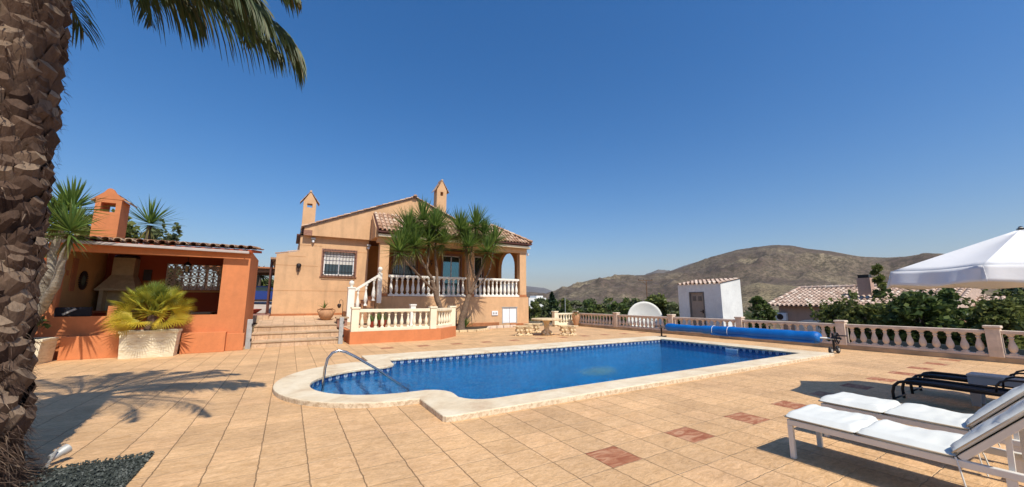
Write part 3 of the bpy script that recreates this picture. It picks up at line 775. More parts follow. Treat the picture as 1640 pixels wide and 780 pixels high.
# inside arches along the front (shallow)
# terrace doors and windows
window_unit(house, 1.47, 3.0, 2.98, 4.25, 22.5, bars=11)
MB().box(.6, 22.9, .9, 3.4, 23.3, 5.0).box(4.2, 25.2, TF, 13.0, 25.6, 5.1).build('unlit_room_block', M['brownpaint'], house)  # solid dark blocks added behind the openings, painting in the unlit interior
w = window_unit(house, 5.6, 7.1, 3.15, 4.75, 24.6, bars=13)
MB().box(5.5, 24.2, 2.95, 7.2, 24.45, 3.12).build('window_box', M['darkmetal'], house)
for x0, x1, zt in ((8.95, 10.25, 4.72), (10.75, 12.0, 4.8)):
    fr = MB(); t = .07
    for a in ((x0, TF, x0+t, zt), (x1-t, TF, x1, zt), (x0, zt-t, x1, zt), ((x0+x1)/2-t/2, TF, (x0+x1)/2+t/2, zt)): fr.box(a[0], 24.68, a[1], a[2], 24.75, a[3])
    d = fr.build('terrace_door', M['pipewhite'], house)
    MB().box(x0+.03, 24.70, TF, x1-.03, 24.72, zt-.03).build('pane', M['doorglass'], d)
    MB().box(x0-.12, 24.56, TF, x0, 24.66, zt+.12).box(x1, 24.56, TF, x1+.12, 24.66, zt+.12).box(x0, 24.56, zt, x1, 24.66, zt+.12).build('door_trim', M['brick'], d)
# brick quoins beside the window
mb = MB()
for k in range(14): 
    mb.box(7.35, 24.575, TF+.05+k*.2, 7.35+(.28 if k % 2 else .18), 24.6, TF+.21+k*.2)
mb.build('brick_quoin', M['brick'], house)
# wall ornaments (gecko-like iron shapes)
mb = MB()
for (x, z) in ((8.1, 4.15), (7.9, 3.7)):
    mb.tube([(x, 24.58, z-.25), (x+.06, 24.57, z-.1), (x-.03, 24.57, z+.05), (x+.03, 24.57, z+.2)], [.012, .03, .035, .015], 6)
    for s in (-1, 1):
        for dz in (-.08, .1): mb.tube([(x, 24.57, z+dz), (x+s*.12, 24.57, z+dz+.03), (x+s*.14, 24.57, z+dz+.1)], .012, 5)
mb.build('iron_wall_ornament', M['darkmetal'], house)
mb = MB()
for k in range(14):
    a = 2*math.pi*k/14; mb.tube([(3.98+0*k, 24.56, 4.12), (3.98+.16*math.cos(a), 24.57, 4.12+.16*math.sin(a))], [.03, .012], 5)
mb.build('round_wall_ornament', M['brick'], house)
# terrace balustrade
for (a, b) in ((4.55, 9.1), (9.62, 12.84)):
    bal = MB().box(a, 20.86, TF+1.02, b, 21.08, TF+1.14).box(a, 20.86, TF-.02, b, 21.08, TF+.10).build('terrace_balustrade', M['whitebal'], house, bevel=.01)
    OFF[bal.name] = OFF[house.name]
    baluster_run((a+.02, 20.97, 0), (b-.02, 20.97, 0), TF+.10, .92, .30, M['whitebal'], bal, 1.25)
# side opening balustrade below the arch
bal = MB().box(13.14, 21.9, TF+1.02, 13.32, 24.2, TF+1.14).build('terrace_balustrade', M['whitebal'], house); OFF[bal.name] = OFF[house.name]
baluster_run((13.23, 21.92, 0), (13.23, 24.18, 0), TF, 1.02, .30, M['whitebal'], bal, 1.2)
# store cupboard door + meter boxes
mb = MB().box(11.58, 20.83, .24, 12.07, 20.86, 1.16).box(12.09, 20.83, .24, 12.58, 20.86, 1.16); d = mb.build('cupboard_door', M['pipewhite'], house, bevel=.006)
MB().box(11.50, 20.78, 1.18, 12.66, 20.84, 1.23).box(11.54, 20.79, .18, 11.58, 20.85, 1.18).box(12.58, 20.79, .18, 12.62, 20.85, 1.18).build('door_frame', M['galv'], d)
MB().box(10.80, 20.75, .72, 11.22, 20.8, .99).build('meter_box', M['pipewhite'], house, bevel=.01)
MB().box(10.86, 20.742, .80, 10.97, 20.75, .91).box(11.04, 20.742, .80, 11.15, 20.75, .91).build('meter_window', M['galv'], house)
mb = MB().box(11.72, 20.85, -.1, 13.2, 21.0, .22)
# lamps and camera
def wall_lamp(x, z, y=22.5):
    o = MB().box(x-.11, y-.16, z-.03, x+.11, y, z+.06).box(x-.07, y-.11, z-.18, x+.07, y, z-.03).build('wall_lamp', M['galv'], house, bevel=.01)
    MB().lathe([(.02, -.10), (.045, -.06), (.045, .0), (.02, .03)], x, y-.13, z-.12, 10).build('lamp_glass', M['pipewhite'], o, smooth=True)
wall_lamp(.88, 4.88); wall_lamp(3.70, 4.72)
mb = MB().lathe([(.02, -.32), (.05, -.26), (.015, -.22), (.015, -.16), (.10, -.10), (.12, 0), (.10, .09), (.03, .12)], -.02+.33, 22.38, 3.42, 10); mb.bar((.31, 22.5, 3.44), (.31, 22.36, 3.44), .02, .02)
mb.build('lantern', M['darkmetal'], house)
c = MB().lathe([(.01, -.16), (.07, -.12), (.09, -.05), (.09, .0), (.02, .02)], 13.52, 20.86, 4.72, 12).box(13.44, 20.84, 4.66, 13.5, 20.90, 4.74); c.build('security_camera', M['pipewhite'], house, smooth=False)
# chimneys
gable_chimney(.60, 23.3, 5.2, 7.05, 7.60, .62, .5, M['peach'], house, M['tiles'], slot=(.26, .22))
gable_chimney(8.52, 24.3, 6.2, 9.15, 9.85, .70, .62, M['peach'], house, M['tiles'], slot=(.2, .28))
# stairs up to the porch + sloped balustrade
mb = MB()
for k in range(5):
    z1 = .86+.2*(k+1); mb.box(2.55+.29*k, 20.0, .5, 2.55+.29*(k+1) if k < 4 else 3.73, 22.3, z1)
st = mb.build('porch_stairs', M['terracotta'], house)
mb = MB()
for k in range(5): mb.box(2.53+.29*k, 19.99, .86+.2*(k+1)-.05, 2.57+.29*k+.28, 22.3, .86+.2*(k+1)+.004)
mb.build('stair_tread', M['brick'], st)
mb = MB().box(3.74, 20.0, TF-.12, 4.02, 24.6, TF+.002); mb.build('porch_landing', M['terracotta'], house)
mb = MB(); mb.box(2.44, 19.70, .45, 2.74, 20.0, 2.20); mb.box(2.41, 19.67, 2.20, 2.77, 20.03, 2.27)
mb.lathe([(.05, 0), (.08, .03), (.05, .06), (.115, .14), (.125, .20), (.10, .28), (.03, .32)], 2.59, 19.85, 2.27, 14)
sb = mb.build('stair_balustrade', M['whitebal'], house, auto=35); OFF[sb.name] = OFF[house.name]
mb = MB(); mb.box(3.80, 19.75, 1.5, 4.0, 19.98, 3.0); mb.lathe([(.05, 0), (.08, .03), (.05, .06), (.11, .14), (.12, .2), (.1, .28), (.03, .32)], 3.9, 19.86, 3.0, 14); mb.build('newel_post', M['whitebal'], sb, auto=35)
mb = MB(); mb.bar((2.72, 19.86, 2.10), (3.82, 19.86, 2.86), .18, .11); mb.build('handrail', M['whitebal'], sb)
for k in range(3):
    q = .17+.33*k; baluster(2.72+1.1*q, 19.86, .98+.76*q, 1.06, M['whitebal'], sb, 1.2)

# ================================================================== garden steps and raised ground in front of the house
mb = MB()
S = [(15.86, .20), (17.0, .40), (18.3, .60)]
gs = thing('garden_steps', (.3, 16, 0), 'three wide sandy paved steps rising between two grey metal posts to the house', 'steps')
for i, (y, z) in enumerate(S):
    y2 = S[i+1][0] if i < 2 else 19.6
    MB().box(-1.10, y, -.05, 1.90, y2+.0, z).build('step', M['steppaving'], gs)
    MB().box(-1.10, y-.03, z-.03, 1.90, y+.04, z+.004).build('step_nosing', M['brick'] if False else M['kerbstone'], gs)
mb = MB(); mb.add([(-1.10, 19.6, .6), (2.6, 19.6, .6), (3.95, 22.5, .86), (-1.10, 22.5, .86), (-1.10, 19.6, -.05), (2.6, 19.6, -.05)], [(0, 1, 2, 3), (4, 5, 1, 0)])
struct(mb, 'upper_paving', M['steppaving'])
mb = MB().prism([(1.905, 15.90), (2.04, 15.90), (2.04, 19.6), (1.905, 19.6)], 0, .42); mb.prism([(-1.35, 20.6), (-1.105, 20.6), (-1.105, 15.9), (-1.22, 15.9)], 0, .6)
mb2 = MB(); mb2.add([(-2.6, 22.0, .80), (-.74, 22.0, .80), (-.74, 46, 1.55), (-9, 46, 1.55), (-9, 34, 1.35), (-2.6, 30, 1.1)], [(0, 1, 2, 3, 4, 5)])
struct(mb2, 'side_path', simple('pale_driveway_concrete', (.50, .42, .34, 1), .85, var=.15, nscale=2, bump=.2))
mb2 = MB().box(-1.9, 21.2, .3, -.76, 27, .93); struct(mb2, 'side_walk', simple('reddish_brown_floor_tiles', (.30, .15, .10, 1), .7, var=.2, nscale=5))
mb2 = MB().box(-1.9, 21.17, .60, -.76, 21.2, .935); struct(mb2, 'side_walk_edge', M['steppaving'])
struct(MB().box(-12.0, 19.4, -.2, -1.106, 46, .55), 'side_yard', M['scrub'])
for x, lab in ((-1.08, 'grey metal gate post at the left end of the garden steps beside the orange wall'), (1.79, 'grey metal gate post at the right end of the garden steps beside the balustraded deck')):
    y = 15.78
    o = MB().box(x-.075, y-.06, 0, x+.075, y+.06, .98).build('gate_post', M['galv'], bevel=.008)
    for zz in (.25, .75): MB().box(x+.055, y-.075, zz, x+.10, y-.03, zz+.09).build('hinge', M['darkmetal'], o)
    tag(o, lab, 'post', 'grey posts at the garden steps')
# ================================================================== raised deck with white balustrade
deck = thing('raised_deck', (4, 17, 0), 'low raised deck with orange rendered plinth and cream balustrade in front of the stairs', 'deck')
DP = [(2.06, 15.4), (5.62, 15.4), (6.75, 16.55), (6.75, 19.0), (2.06, 19.9)]
MB().prism(DP, 0, .45).build('plinth', M['orange'], deck)
MB().prism([(2.2, 15.6), (5.5, 15.6), (6.5, 16.6), (6.5, 18.8), (2.2, 19.6)], .45, .47).build('deck_floor', M['steppaving'], deck)
def cpost(x, y, z0, z1, w, mat, parent, name='post'):
    o = MB().box(x-w, y-w, z0, x+w, y+w, z1).build(name, mat, parent, bevel=.012); MB().box(x-w-.025, y-w-.025, z1, x+w+.025, y+w+.025, z1+.07).build('post_cap', mat, o, bevel=.012); return o
for (a, b) in (((2.35, 15.53), (5.12, 15.53)), ((5.55, 15.68), (6.48, 16.62))):
    mb = rail_mb(a, b, .20, 1.17, 1.29); r = mb.build('top_rail', M['cream'], deck, bevel=.012)
    rail_mb(a, b, .20, .45, .57).build('bottom_rail', M['cream'], deck, bevel=.01)
    baluster_run((*a, 0), (*b, 0), .57, .60, .25 if b[0] < 6 else .26, M['cream'], deck, .95)
for (x, y) in ((2.22, 15.55), (5.28, 15.55), (6.60, 16.72)): cpost(x, y, .45, 1.30, .135, M['cream'], deck)
cpost(5.0, 17.6, .45, 1.38, .12, M['whitebal'], deck)

# ================================================================== planting bed with stone kerb in front of the terrace
bed = thing('planting_bed', (9.5, 20, 0), 'soil bed with pale stone kerb along the foot of the terrace wall', 'flower bed')
kp = [(6.8, 19.0), (7.2, 18.45), (8.6, 18.35), (9.6, 18.9), (10.2, 19.9), (12.1, 20.1), (12.1, 20.79), (6.8, 20.79)]
MB().prism(kp, 0, .10).build('soil', M['soil'], bed)
for i in range(5):
    a, b = Vector(kp[i]), Vector(kp[i+1]); L = (b-a).length; nn = max(1, int(L/.45))
    for k in range(nn):
        p = a.lerp(b, (k+.04)/nn); q = a.lerp(b, (k+.96)/nn)
        zz = .16 if i >= 3 else .12
        MB().bar((p.x, p.y, zz/2), (q.x, q.y, zz/2), .16, zz).build('kerb_stone', M['carved'] if i < 3 else M['stonebal'], bed, bevel=.015)

# ================================================================== BARBECUE HOUSE
bbq = thing('barbecue_house', (-3.5, 17.4, 0), 'small orange outdoor kitchen building with open front and clay tiled roof', 'outdoor kitchen')
X0, X1, YF, YB = -5.95, -1.24, 15.62, 19.2
mb = MB(); panel_with_holes(mb, 'y', YF, .22, X0, X1, 0, 3.28, [(-5.62, -1.98, 1.16, 3.02)])
clean(mb.build('front_wall', M['orange'], bbq))
mb = MB(); mb.box(X1-.2, YF+.22, 0, X1, YB, 3.3); mb.build('right_wall', M['orange'], bbq)
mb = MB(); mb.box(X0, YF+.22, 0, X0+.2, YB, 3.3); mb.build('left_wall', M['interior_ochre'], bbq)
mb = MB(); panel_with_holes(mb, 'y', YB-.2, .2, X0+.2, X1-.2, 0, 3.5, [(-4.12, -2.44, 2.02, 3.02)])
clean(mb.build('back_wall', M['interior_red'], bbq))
MB().box(X0+.2, YF+.22, .0, X1-.2, YB-.2, .30).build('inner_floor', M['terracotta'], bbq)
# breeze blocks 7 x 4
bw, bh = 1.68/7, 1.0/4
for i in range(7):
    for j in range(4):
        x = -4.12+bw*i; z = 2.02+bh*j; mb = MB(); t = .026; y0, y1 = YB-.16, YB-.04
        mb.box(x+.008, y0, z+.008, x+bw-.008, y1, z+t); mb.box(x+.008, y0, z+bh-t, x+bw-.008, y1, z+bh-.008); mb.box(x+.008, y0, z+t, x+t, y1, z+bh-t); mb.box(x+bw-t, y0, z+t, x+bw-.008, y1, z+bh-t)
        cx, cz = x+bw/2, z+bh/2
        for sx in (-1, 1):
            for sz in (-1, 1): mb.bar((cx+sx*.035, (y0+y1)/2, cz+sz*.037), (x+bw/2+sx*(bw/2-t*.8), (y0+y1)/2, z+bh/2+sz*(bh/2-t*.8)), y1-y0-.01, .028, up=(sz*1.0, 0, -sx*1.0) )
        d = .045; mb.prism_y([(cx-d, cz), (cx, cz+d), (cx+d, cz), (cx, cz-d)], y0+.003, y1-.003)
        mb.build('breeze_block', M['blockwhite'], bbq)
MB().box(-4.5, YB-.22, 1.93, -2.05, YB-.2, 2.0).box(-2.44, YB-.215, 2.0, -2.2, YB-.2, 3.02).build('block_surround', M['interior_ochre'], bbq)
# low front walls
MB().box(-5.28, 15.28, 0, -4.02, YF, .63).build('planter_wall', M['orange'], bbq, bevel=.01)
MB().box(-2.75, 15.28, 0, -1.66, YF, .62).build('planter_wall', M['orange'], bbq, bevel=.01)
MB().box(-1.655, 15.44, 0, -1.18, YF, .55).build('planter_wall', M['orange'], bbq, bevel=.01)
MB().box(-6.6, 15.40, .66, -4.02, 15.615, .60+.55).build('raised_wall', M['orange'], bbq) if False else None
# roof
VR = Vector((0, YB-YF+.35, .42)); 
tile_roof('roof', M['tiles_red'], bbq, (-6.15, YF-.22, 3.36), (1, 0, 0), VR, 5.0, VR.length, pitch=.25, rr=.095)
mb = MB(); mb.add([(-6.15, YF-.15, 3.33), (-1.16, YF-.15, 3.33), (-1.16, YB+.15, 3.72), (-6.15, YB+.15, 3.72), (-6.15, YF-.15, 3.24), (-1.16, YF-.15, 3.24), (-1.16, YB+.15, 3.63), (-6.15, YB+.15, 3.63)],
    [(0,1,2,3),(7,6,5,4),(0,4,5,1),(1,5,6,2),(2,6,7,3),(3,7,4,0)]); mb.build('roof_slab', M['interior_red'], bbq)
mb = MB(); mb.bar((-6.15, YF-.24, 3.27), (-1.28, YF-.24, 3.22), .11, .085); g = mb.build('gutter', M['gutter'], bbq, bevel=.01)
for k in range(6): 
    x = -5.9+.9*k; MB().bar((x, YF-.24, 3.20+.0), (x, YF-.24, 3.33), .03, .06).build('gutter_bracket', M['brownpaint'], g)
# chimney with stepped round gable
cx, cy, hw, hd = -5.22, 17.0, .30, .36
mb = MB(); zo0, zo1 = 4.42, 4.72
mb.box(cx-hw, cy-hd, 3.4, cx+hw, cy+hd, zo0); mb.box(cx-hw, cy-hd, zo0, cx-hw+.13, cy+hd, zo1); mb.box(cx+hw-.13, cy-hd, zo0, cx+hw, cy+hd, zo1); mb.box(cx-hw, cy-hd, zo1, cx+hw, cy+hd, 4.84)
pts = [(cx-hw-.04, 4.84), (cx+hw+.04, 4.84), (cx+.13, 5.06)]+[(cx+.11*math.cos(math.pi*k/8), 5.06+.13*math.sin(math.pi*k/8)) for k in range(1, 8)]+[(cx-.13, 5.06)]
mb.prism_y(pts, cy-hd-.01, cy-hd+.10); mb.prism_y([(cx-hw, 4.84), (cx+hw, 4.84), (cx, 5.06)], cy-hd+.1, cy+hd)
ch = mb.build('chimney', M['orange'], bbq)
mb = MB()
for s in (-1, 1):
    for j in range(3):
        q0 = Vector((cx, 0, 5.09)).lerp(Vector((cx+s*(hw+.13), 0, 4.80)), j/3); q1 = Vector((cx, 0, 5.09)).lerp(Vector((cx+s*(hw+.13), 0, 4.80)), (j+1)/3+.08)
        mb.bar(((q0.x+q1.x)/2, cy-hd+.10, (q0.z+q1.z)/2+.012*(2-j)), ((q0.x+q1.x)/2, cy+hd+.08, (q0.z+q1.z)/2+.012*(2-j)), abs(q1.x-q0.x)+.03, .035, .3+.2*j, up=(s*.55, 0, 1))
mb.build('chimney_roof', M['tiles_red'], ch)
# barbecue stove inside, with hood
bx = -5.15
sv = thing('masonry_barbecue', (bx, 18.5, .3), 'cream stone barbecue with tapered hood in the back corner of the orange kitchen', 'barbecue')
MB().box(bx-.42, 18.1, .3, bx+.42, 18.98, 1.1).build('base', M['hood'], sv)
MB().box(bx-.42, 18.5, 1.1, bx+.42, 18.98, 1.95).box(bx-.42, 18.15, 1.1, bx-.32, 18.5, 1.95).box(bx+.32, 18.15, 1.1, bx+.42, 18.5, 1.95).build('firebox', M['hood'], sv)
mb = MB(); a = [(bx-.5, 18.05), (bx+.5, 18.05), (bx+.5, 18.98), (bx-.5, 18.98)]; b = [(bx-.28, 18.45), (bx+.28, 18.45), (bx+.28, 18.98), (bx-.28, 18.98)]
mb.add([(x, y, 2.02) for x, y in a]+[(x, y, 2.5) for x, y in b], [(0,3,2,1),(4,5,6,7),(0,1,5,4),(1,2,6,5),(2,3,7,6),(3,0,4,7)]); mb.box(bx-.52, 18.03, 1.95, bx+.52, 18.98, 2.02)
mb.box(bx-.28, 18.45, 2.5, bx+.28, 18.98, 3.12); mb.build('hood', M['hood'], sv)
MB().lathe([(.30, 0), (.34, .04), (.30, .10), (.24, .12)], bx, 18.7, 3.12, 16).build('hood_crown', M['darkwood'], sv)
# counter on the left, round mirror, door, switch on the left wall
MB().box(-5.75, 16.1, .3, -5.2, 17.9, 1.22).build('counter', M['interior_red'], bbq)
MB().box(-5.75, 16.05, 1.22, -5.15, 17.95, 1.28).build('counter_top', M['brownskirt'], bbq)
MB().box(-4.75, 16.3, .3, -4.55, 17.3, 1.45).build('partition', M['orange'], bbq)
mir = thing('round_wall_mirror', (-5.73, 17.35, 2.25), 'round mirror with ragged dark frame on the ochre side wall of the kitchen', 'mirror')
ax = Matrix.Rotation(R(90), 3, 'Y')
MB().lathe([(.01, 0), (.17, 0), (.17, .02), (.01, .022)], -5.735, 17.35, 2.25, 24, ax=ax).build('glass', M['doorglass'], mir)
mb = MB()
for k in range(24):
    a = 2*math.pi*k/24; c, s = math.cos(a), math.sin(a); mb.bar((-5.72, 17.35+.17*c, 2.25+.17*s), (-5.72, 17.35+.30*c, 2.25+.30*s), .03, .03)
mb.build('frame', M['darkwood'], mir)
MB().box(-5.745, 16.55, 1.9, -5.72, 16.85, 2.9).build('wall_niche', M['brownskirt'], bbq)
MB().box(-5.745, 16.25, 2.35, -5.72, 16.36, 2.5).build('wall_switch', M['brownskirt'], bbq)
MB().box(-4.72, 18.93, 2.35, -4.50, 18.99, 2.75).build('dark_wall_plaque', M['darkwood'], bbq)
# lamp hanging in the opening
o = MB().tube([(-3.25, 17.6, 3.4), (-3.25, 17.6, 3.0)], .012, 6).build('hanging_lantern', M['darkmetal'])
mb = MB().lathe([(.03, .0), (.12, -.10), (.12, -.12), (.02, -.13)], -3.25, 17.6, 3.0, 8)
for k in range(4):
    a = math.pi/4+k*math.pi/2; mb.tube([(-3.25+.11*math.cos(a), 17.6+.11*math.sin(a), 2.9), (-3.25+.07*math.cos(a), 17.6+.07*math.sin(a), 2.62)], .01, 5)
mb.lathe([(.09, 0), (.09, .02)], -3.25, 17.6, 2.60, 8)
mb.build('lantern_cage', M['darkmetal'], o)
MB().lathe([(.05, 0), (.06, .22)], -3.25, 17.6, 2.63, 8).build('lantern_glass', M['hood'], o)
tag(o, 'small iron lantern hanging before the pierced block window of the kitchen', 'lantern')
# table and chairs inside (dark, seen through the opening)
tb = thing('dining_table', (-2.75, 17.6, .3), 'dark table with pale top inside the orange kitchen', 'table')
MB().box(-3.35, 17.0, 1.16, -2.35, 18.3, 1.20).build('table_top', M['hood'], tb)
for x in (-3.28, -2.42):
    for y in (17.08, 18.22): MB().box(x-.035, y-.035, .3, x+.035, y+.035, 1.16).build('leg', M['darkwood'], tb)
def kchair(x, y, rz, lab):
    t = thing('dining_chair', (x, y, .3), lab, 'chair', 'chairs in the outdoor kitchen')
    def rr(mb, name, mat):
        c, s = math.cos(rz), math.sin(rz); mb.v = [(x+(p[0])*c-(p[1])*s, y+p[0]*s+p[1]*c, p[2]+.3) for p in mb.v]; return mb.build(name, mat, t)
    rr(MB().box(-.21, -.21, .44, .21, .21, .48), 'seat', M['darkwood'])
    mb = MB()
    for k in range(5): mb.bar((-.16+.08*k, .19, .48), (-.16+.08*k, .27, .98), .025, .015)
    mb.bar((-.21, .27, .98), (.21, .27, .98), .03, .07); rr(mb, 'backrest', M['darkwood'])
    for sx in (-1, 1):
        for sy in (-1, 1): rr(MB().bar((sx*.18, sy*.18, 0), (sx*.18, sy*.18, .44), .035, .035), 'leg', M['darkwood'])
kchair(-2.28, 17.0, R(-70), 'dark slatted chair at the right side of the kitchen table')
kchair(-2.95, 16.6, R(180), 'dark slatted chair at the near side of the kitchen table')
# raised strip left of the kitchen (planter with barbecue tools) and its orange return walls
lw = thing('left_garden_wall', (-6.3, 15.5, 0), 'orange stepped garden wall beyond the palm trunk left of the kitchen', 'wall')
MB().box(-8.4, 15.58, 0, -5.96, 15.85, 1.14).build('wall', M['orange'], lw)
MB().box(-8.4, 17.0, 0, -5.96, 17.2, 2.9).build('rear_wall', M['interior_red'], lw)
# things on the wall at left
o = MB().box(-5.72, 15.66, 1.16, -4.9, 15.80, 1.42).build('covered_toolbox', M['sling'], bevel=.03); tag(o, 'black and grey bundle lying on the orange wall beside the kitchen opening', 'bundle')
MB().bar((-5.45, 15.64, 1.22), (-5.2, 15.64, 1.38), .04, .05).build('grey_strap', M['galv'], o)
# ================================================================== boundary balustrades
BX = 16.3
bb = thing('boundary_balustrade', (BX, 9, 0), 'long cast stone balustrade in shade along the far right edge of the patio', 'balustrade', None)
MB().box(BX-.10, -6, -2.3, BX+.16, 19.5, .14).build('base_wall', M['kerbstone'], bb, bevel=.012)
MB().box(BX-.085, -6, .14, BX+.105, 19.5, .21).build('bottom_rail', M['stonebal'], bb, bevel=.01)
posts = [19.46, 15.84, 12.2, 8.92, 5.55, 2.31, -1.2, -4.7]
for y in posts:
    o = MB().box(BX-.125, y-.13, .13, BX+.125, y+.13, .88).build('post', M['stonebal'], bb, bevel=.012)
    MB().box(BX-.15, y-.155, .88, BX+.15, y+.155, .95).build('post_cap', M['stonebal'], o, bevel=.015)
    MB().box(BX-.13, y-.07, .28, BX-.123, y+.07, .74).build('post_panel', M['stonebal'], o, bevel=.004)
for a, b in zip(posts, posts[1:]):
    MB().box(BX-.085, b+.13, .74, BX+.085, a-.13, .83).build('top_rail', M['stonebal'], bb, bevel=.012)
    baluster_run((BX, a-.14, 0), (BX, b+.14, 0), .21, .53, .262, M['stonebal'], bb, 1.12)
b2 = thing('back_balustrade', (15.6, 19.5, 0), 'short sunlit cream balustrade behind the stone table and benches', 'balustrade')
MB().box(14.6, 19.42, -.6, 16.2, 19.62, .14).build('base_wall', M['cream'], b2)
MB().box(14.6, 19.44, .14, 16.17, 19.6, .21).build('bottom_rail', M['cream'], b2)
MB().box(14.8, 19.44, .74, 16.17, 19.6, .83).build('top_rail', M['cream'], b2, bevel=.01)
o = MB().box(14.52, 19.36, .1, 14.80, 19.64, .90).build('post', M['cream'], b2, bevel=.01); MB().box(14.49, 19.33, .90, 14.83, 19.67, .96).build('post_cap', M['cream'], o, bevel=.012)
baluster_run((14.82, 19.52, 0), (16.15, 19.52, 0), .21, .53, .23, M['cream'], b2, 1.1)
MB().box(14.52, 19.65, -.6, 14.7, 20.5, .12).build('return_wall', M['cream'], b2)

# ================================================================== solar cover reel
reel = thing('cover_reel', (14.5, 8.2, 0), 'long roller with bright blue bubble pool cover wound on it, on black wheeled stand', 'pool cover reel')
mb = MB(); seg = 26; pts = []; rad = []
for k in range(81):
    y = 5.50+5.62*k/80; r = .185
    if y > 9.1: r = .150+.012*math.sin(y*3)
    elif y > 8.9: r = .168
    if k == 0 or k == 80: r *= .75
    if k == 1 or k == 79: r *= .95
    r += .006*math.sin(y*7)+.004*math.sin(y*17); pts.append((14.5, y, .45+(.0 if y < 9 else .012))); rad.append(r)
mb.tube(pts, rad, seg)
t = NT('blue_bubble_cover'); v = t.world(); 
cc = t.ramp(t.noise(t.world((1, 1, 1)), 1.8, 5), [(.3, (.002, .095, .36, 1)), (.7, (.006, .16, .50, 1))])
vo = t.node('ShaderNodeTexVoronoi'); vo.inputs['Scale'].default_value = 60; t.link(v, vo.inputs['Vector'])
wr = t.noise(t.world((3, .5, 3)), 2.2, 5, .6)
M['cover'] = t.set(cc, .38, t.bump(t.math('ADD', t.math('MULTIPLY', vo.outputs['Distance'], .3), wr), .6, .03), spec=.4)
mb.build('rolled_cover', M['cover'], reel, smooth=True)
mb = MB()   # loose flap of the cover along the underside
vs = []; 
for k in range(41):
    y = 5.6+3.4*k/40; w = .012*math.sin(y*5)
    vs += [(14.34, y, .36+w), (14.30, y, .34+w), (14.33, y, .285+w*.6)]
mb.add(vs, [(3*k+j, 3*k+3+j, 3*k+4+j, 3*k+1+j) for k in range(40) for j in range(2)]); mb.build('cover_flap', M['cover'], reel, smooth=True)
MB().tube([(14.5, 5.0, .45), (14.5, 11.45, .45)], .035, 10).build('roller_tube', M['galv'], reel, smooth=True)
for y in (8.95, 8.35): 
    mb = MB(); mb.tube([(14.5+.195*math.cos(a*math.pi/8), y, .45+.195*math.sin(a*math.pi/8)) for a in range(17)], .008, 6); mb.build('tie_strap', M['pipewhite'], reel, smooth=True)
mb = MB().bar((14.5, 5.18, .1), (14.5, 5.18, .62), .05, .05, up=(0, 1, 0)); mb.bar((14.22, 5.18, .11), (14.78, 5.18, .11), .05, .05); mb.build('stand', M['black'], reel, bevel=.006)
for x in (14.25, 14.75):
    wh = MB().lathe([(.04, -.03), (.10, -.03), (.115, -.015), (.115, .015), (.10, .03), (.04, .03)], x, 5.18, .115, 20, ax=Matrix.Rotation(R(90), 3, 'X')).build('wheel', M['rubber'], reel, auto=40)
    MB().lathe([(.01, -.036), (.05, -.034), (.05, .034), (.01, .036)], x, 5.18, .115, 14, ax=Matrix.Rotation(R(90), 3, 'X')).build('wheel_hub', M['galv'], wh)
mb = MB(); c = (14.5, 5.08, .47)
mb.tube([(14.5+.17*math.cos(a*math.pi/12), 5.08, .47+.17*math.sin(a*math.pi/12)) for a in range(25)], .014, 8)
for k in range(5):
    a = 2*math.pi*k/5; mb.bar(c, (14.5+.17*math.cos(a), 5.08, .47+.17*math.sin(a)), .03, .016)
mb.tube([(14.5, 5.22, .47), (14.5, 4.98, .47)], .04, 10); mb.tube([(14.62, 5.09, .55), (14.62, 4.88, .55)], .018, 8)
mb.build('hand_wheel', M['black'], reel, auto=50)
mb = MB().bar((14.5, 11.42, 0), (14.5, 11.42, .50), .05, .05, up=(0, 1, 0)); mb.bar((14.2, 11.42, .03), (14.8, 11.42, .03), .05, .05); mb.bar((14.46, 11.5, .48), (14.3, 11.62, .48), .04, .04)
mb.build('far_stand', M['black'], reel)

# ================================================================== white loungers
M['cushion'] = simple('white_cushion_fabric', (.66, .67, .62, 1), .9, var=.04, nscale=5, bump=.12, bscale=26, spec=.1)
M['piping'] = simple('beige_piping', (.50, .45, .36, 1), .9, var=.1)
def puff(mb, x0, x1, p0, p1, th, nx=14, ny=22, sag=0.0, seed=0):
    """soft cushion between p0 and p1 (yz points of the underside), thickness th"""
    p0 = Vector((0, *p0)); p1 = Vector((0, *p1)); d = (p1-p0); L = d.length; d.normalize(); n = Vector((0, -d.z, d.y)); 
    if n.z < 0: n = -n
    top, bot = [], []
    for j in range(ny+1):
        v = j/ny
        for i in range(nx+1):
            u = i/nx; e = min(u, 1-u, (v*L/(x1-x0)), ((1-v)*L/(x1-x0))); r = min(1, e/.09); prof = math.sqrt(max(0, 1-(1-r)**2))
            cu = x0+(x1-x0)*(.5+(u-.5)*(1-.02*(1-r)))
            wr = .006*noise.noise((cu*9+seed, v*L*6, seed))*prof+.010*noise.noise((cu*3+seed, v*L*14, seed+5))*prof+.020*noise.noise((cu*5+seed, v*L*4, seed+9))*prof
            h = th*(.5+.5*prof)+wr+.012*prof
            q = p0+d*(L*v)+Vector((cu, 0, 0))
            top.append(q+n*h+Vector((0, 0, -sag*math.sin(math.pi*v)))); bot.append(q+n*(th*.5*(1-prof))+Vector((0, 0, -sag*math.sin(math.pi*v))))
    w = nx+1; N = len(top)
    fs = [(j*w+i, j*w+i+1, (j+1)*w+i+1, (j+1)*w+i) for j in range(ny) for i in range(nx)]
    fb = [(N+a, N+d_, N+c, N+b) for a, b, c, d_ in fs]
    edge = [i for i in range(w)]+[j*w+nx for j in range(1, ny+1)]+[ny*w+i for i in range(nx-1, -1, -1)]+[j*w for j in range(ny-1, 0, -1)]
    fe = [(edge[k], N+edge[k], N+edge[(k+1) % len(edge)], edge[(k+1) % len(edge)]) for k in range(len(edge))]
    mb.add(top+bot, [f[::-1] for f in fs]+[f[::-1] for f in fb]+fe)
    return mb
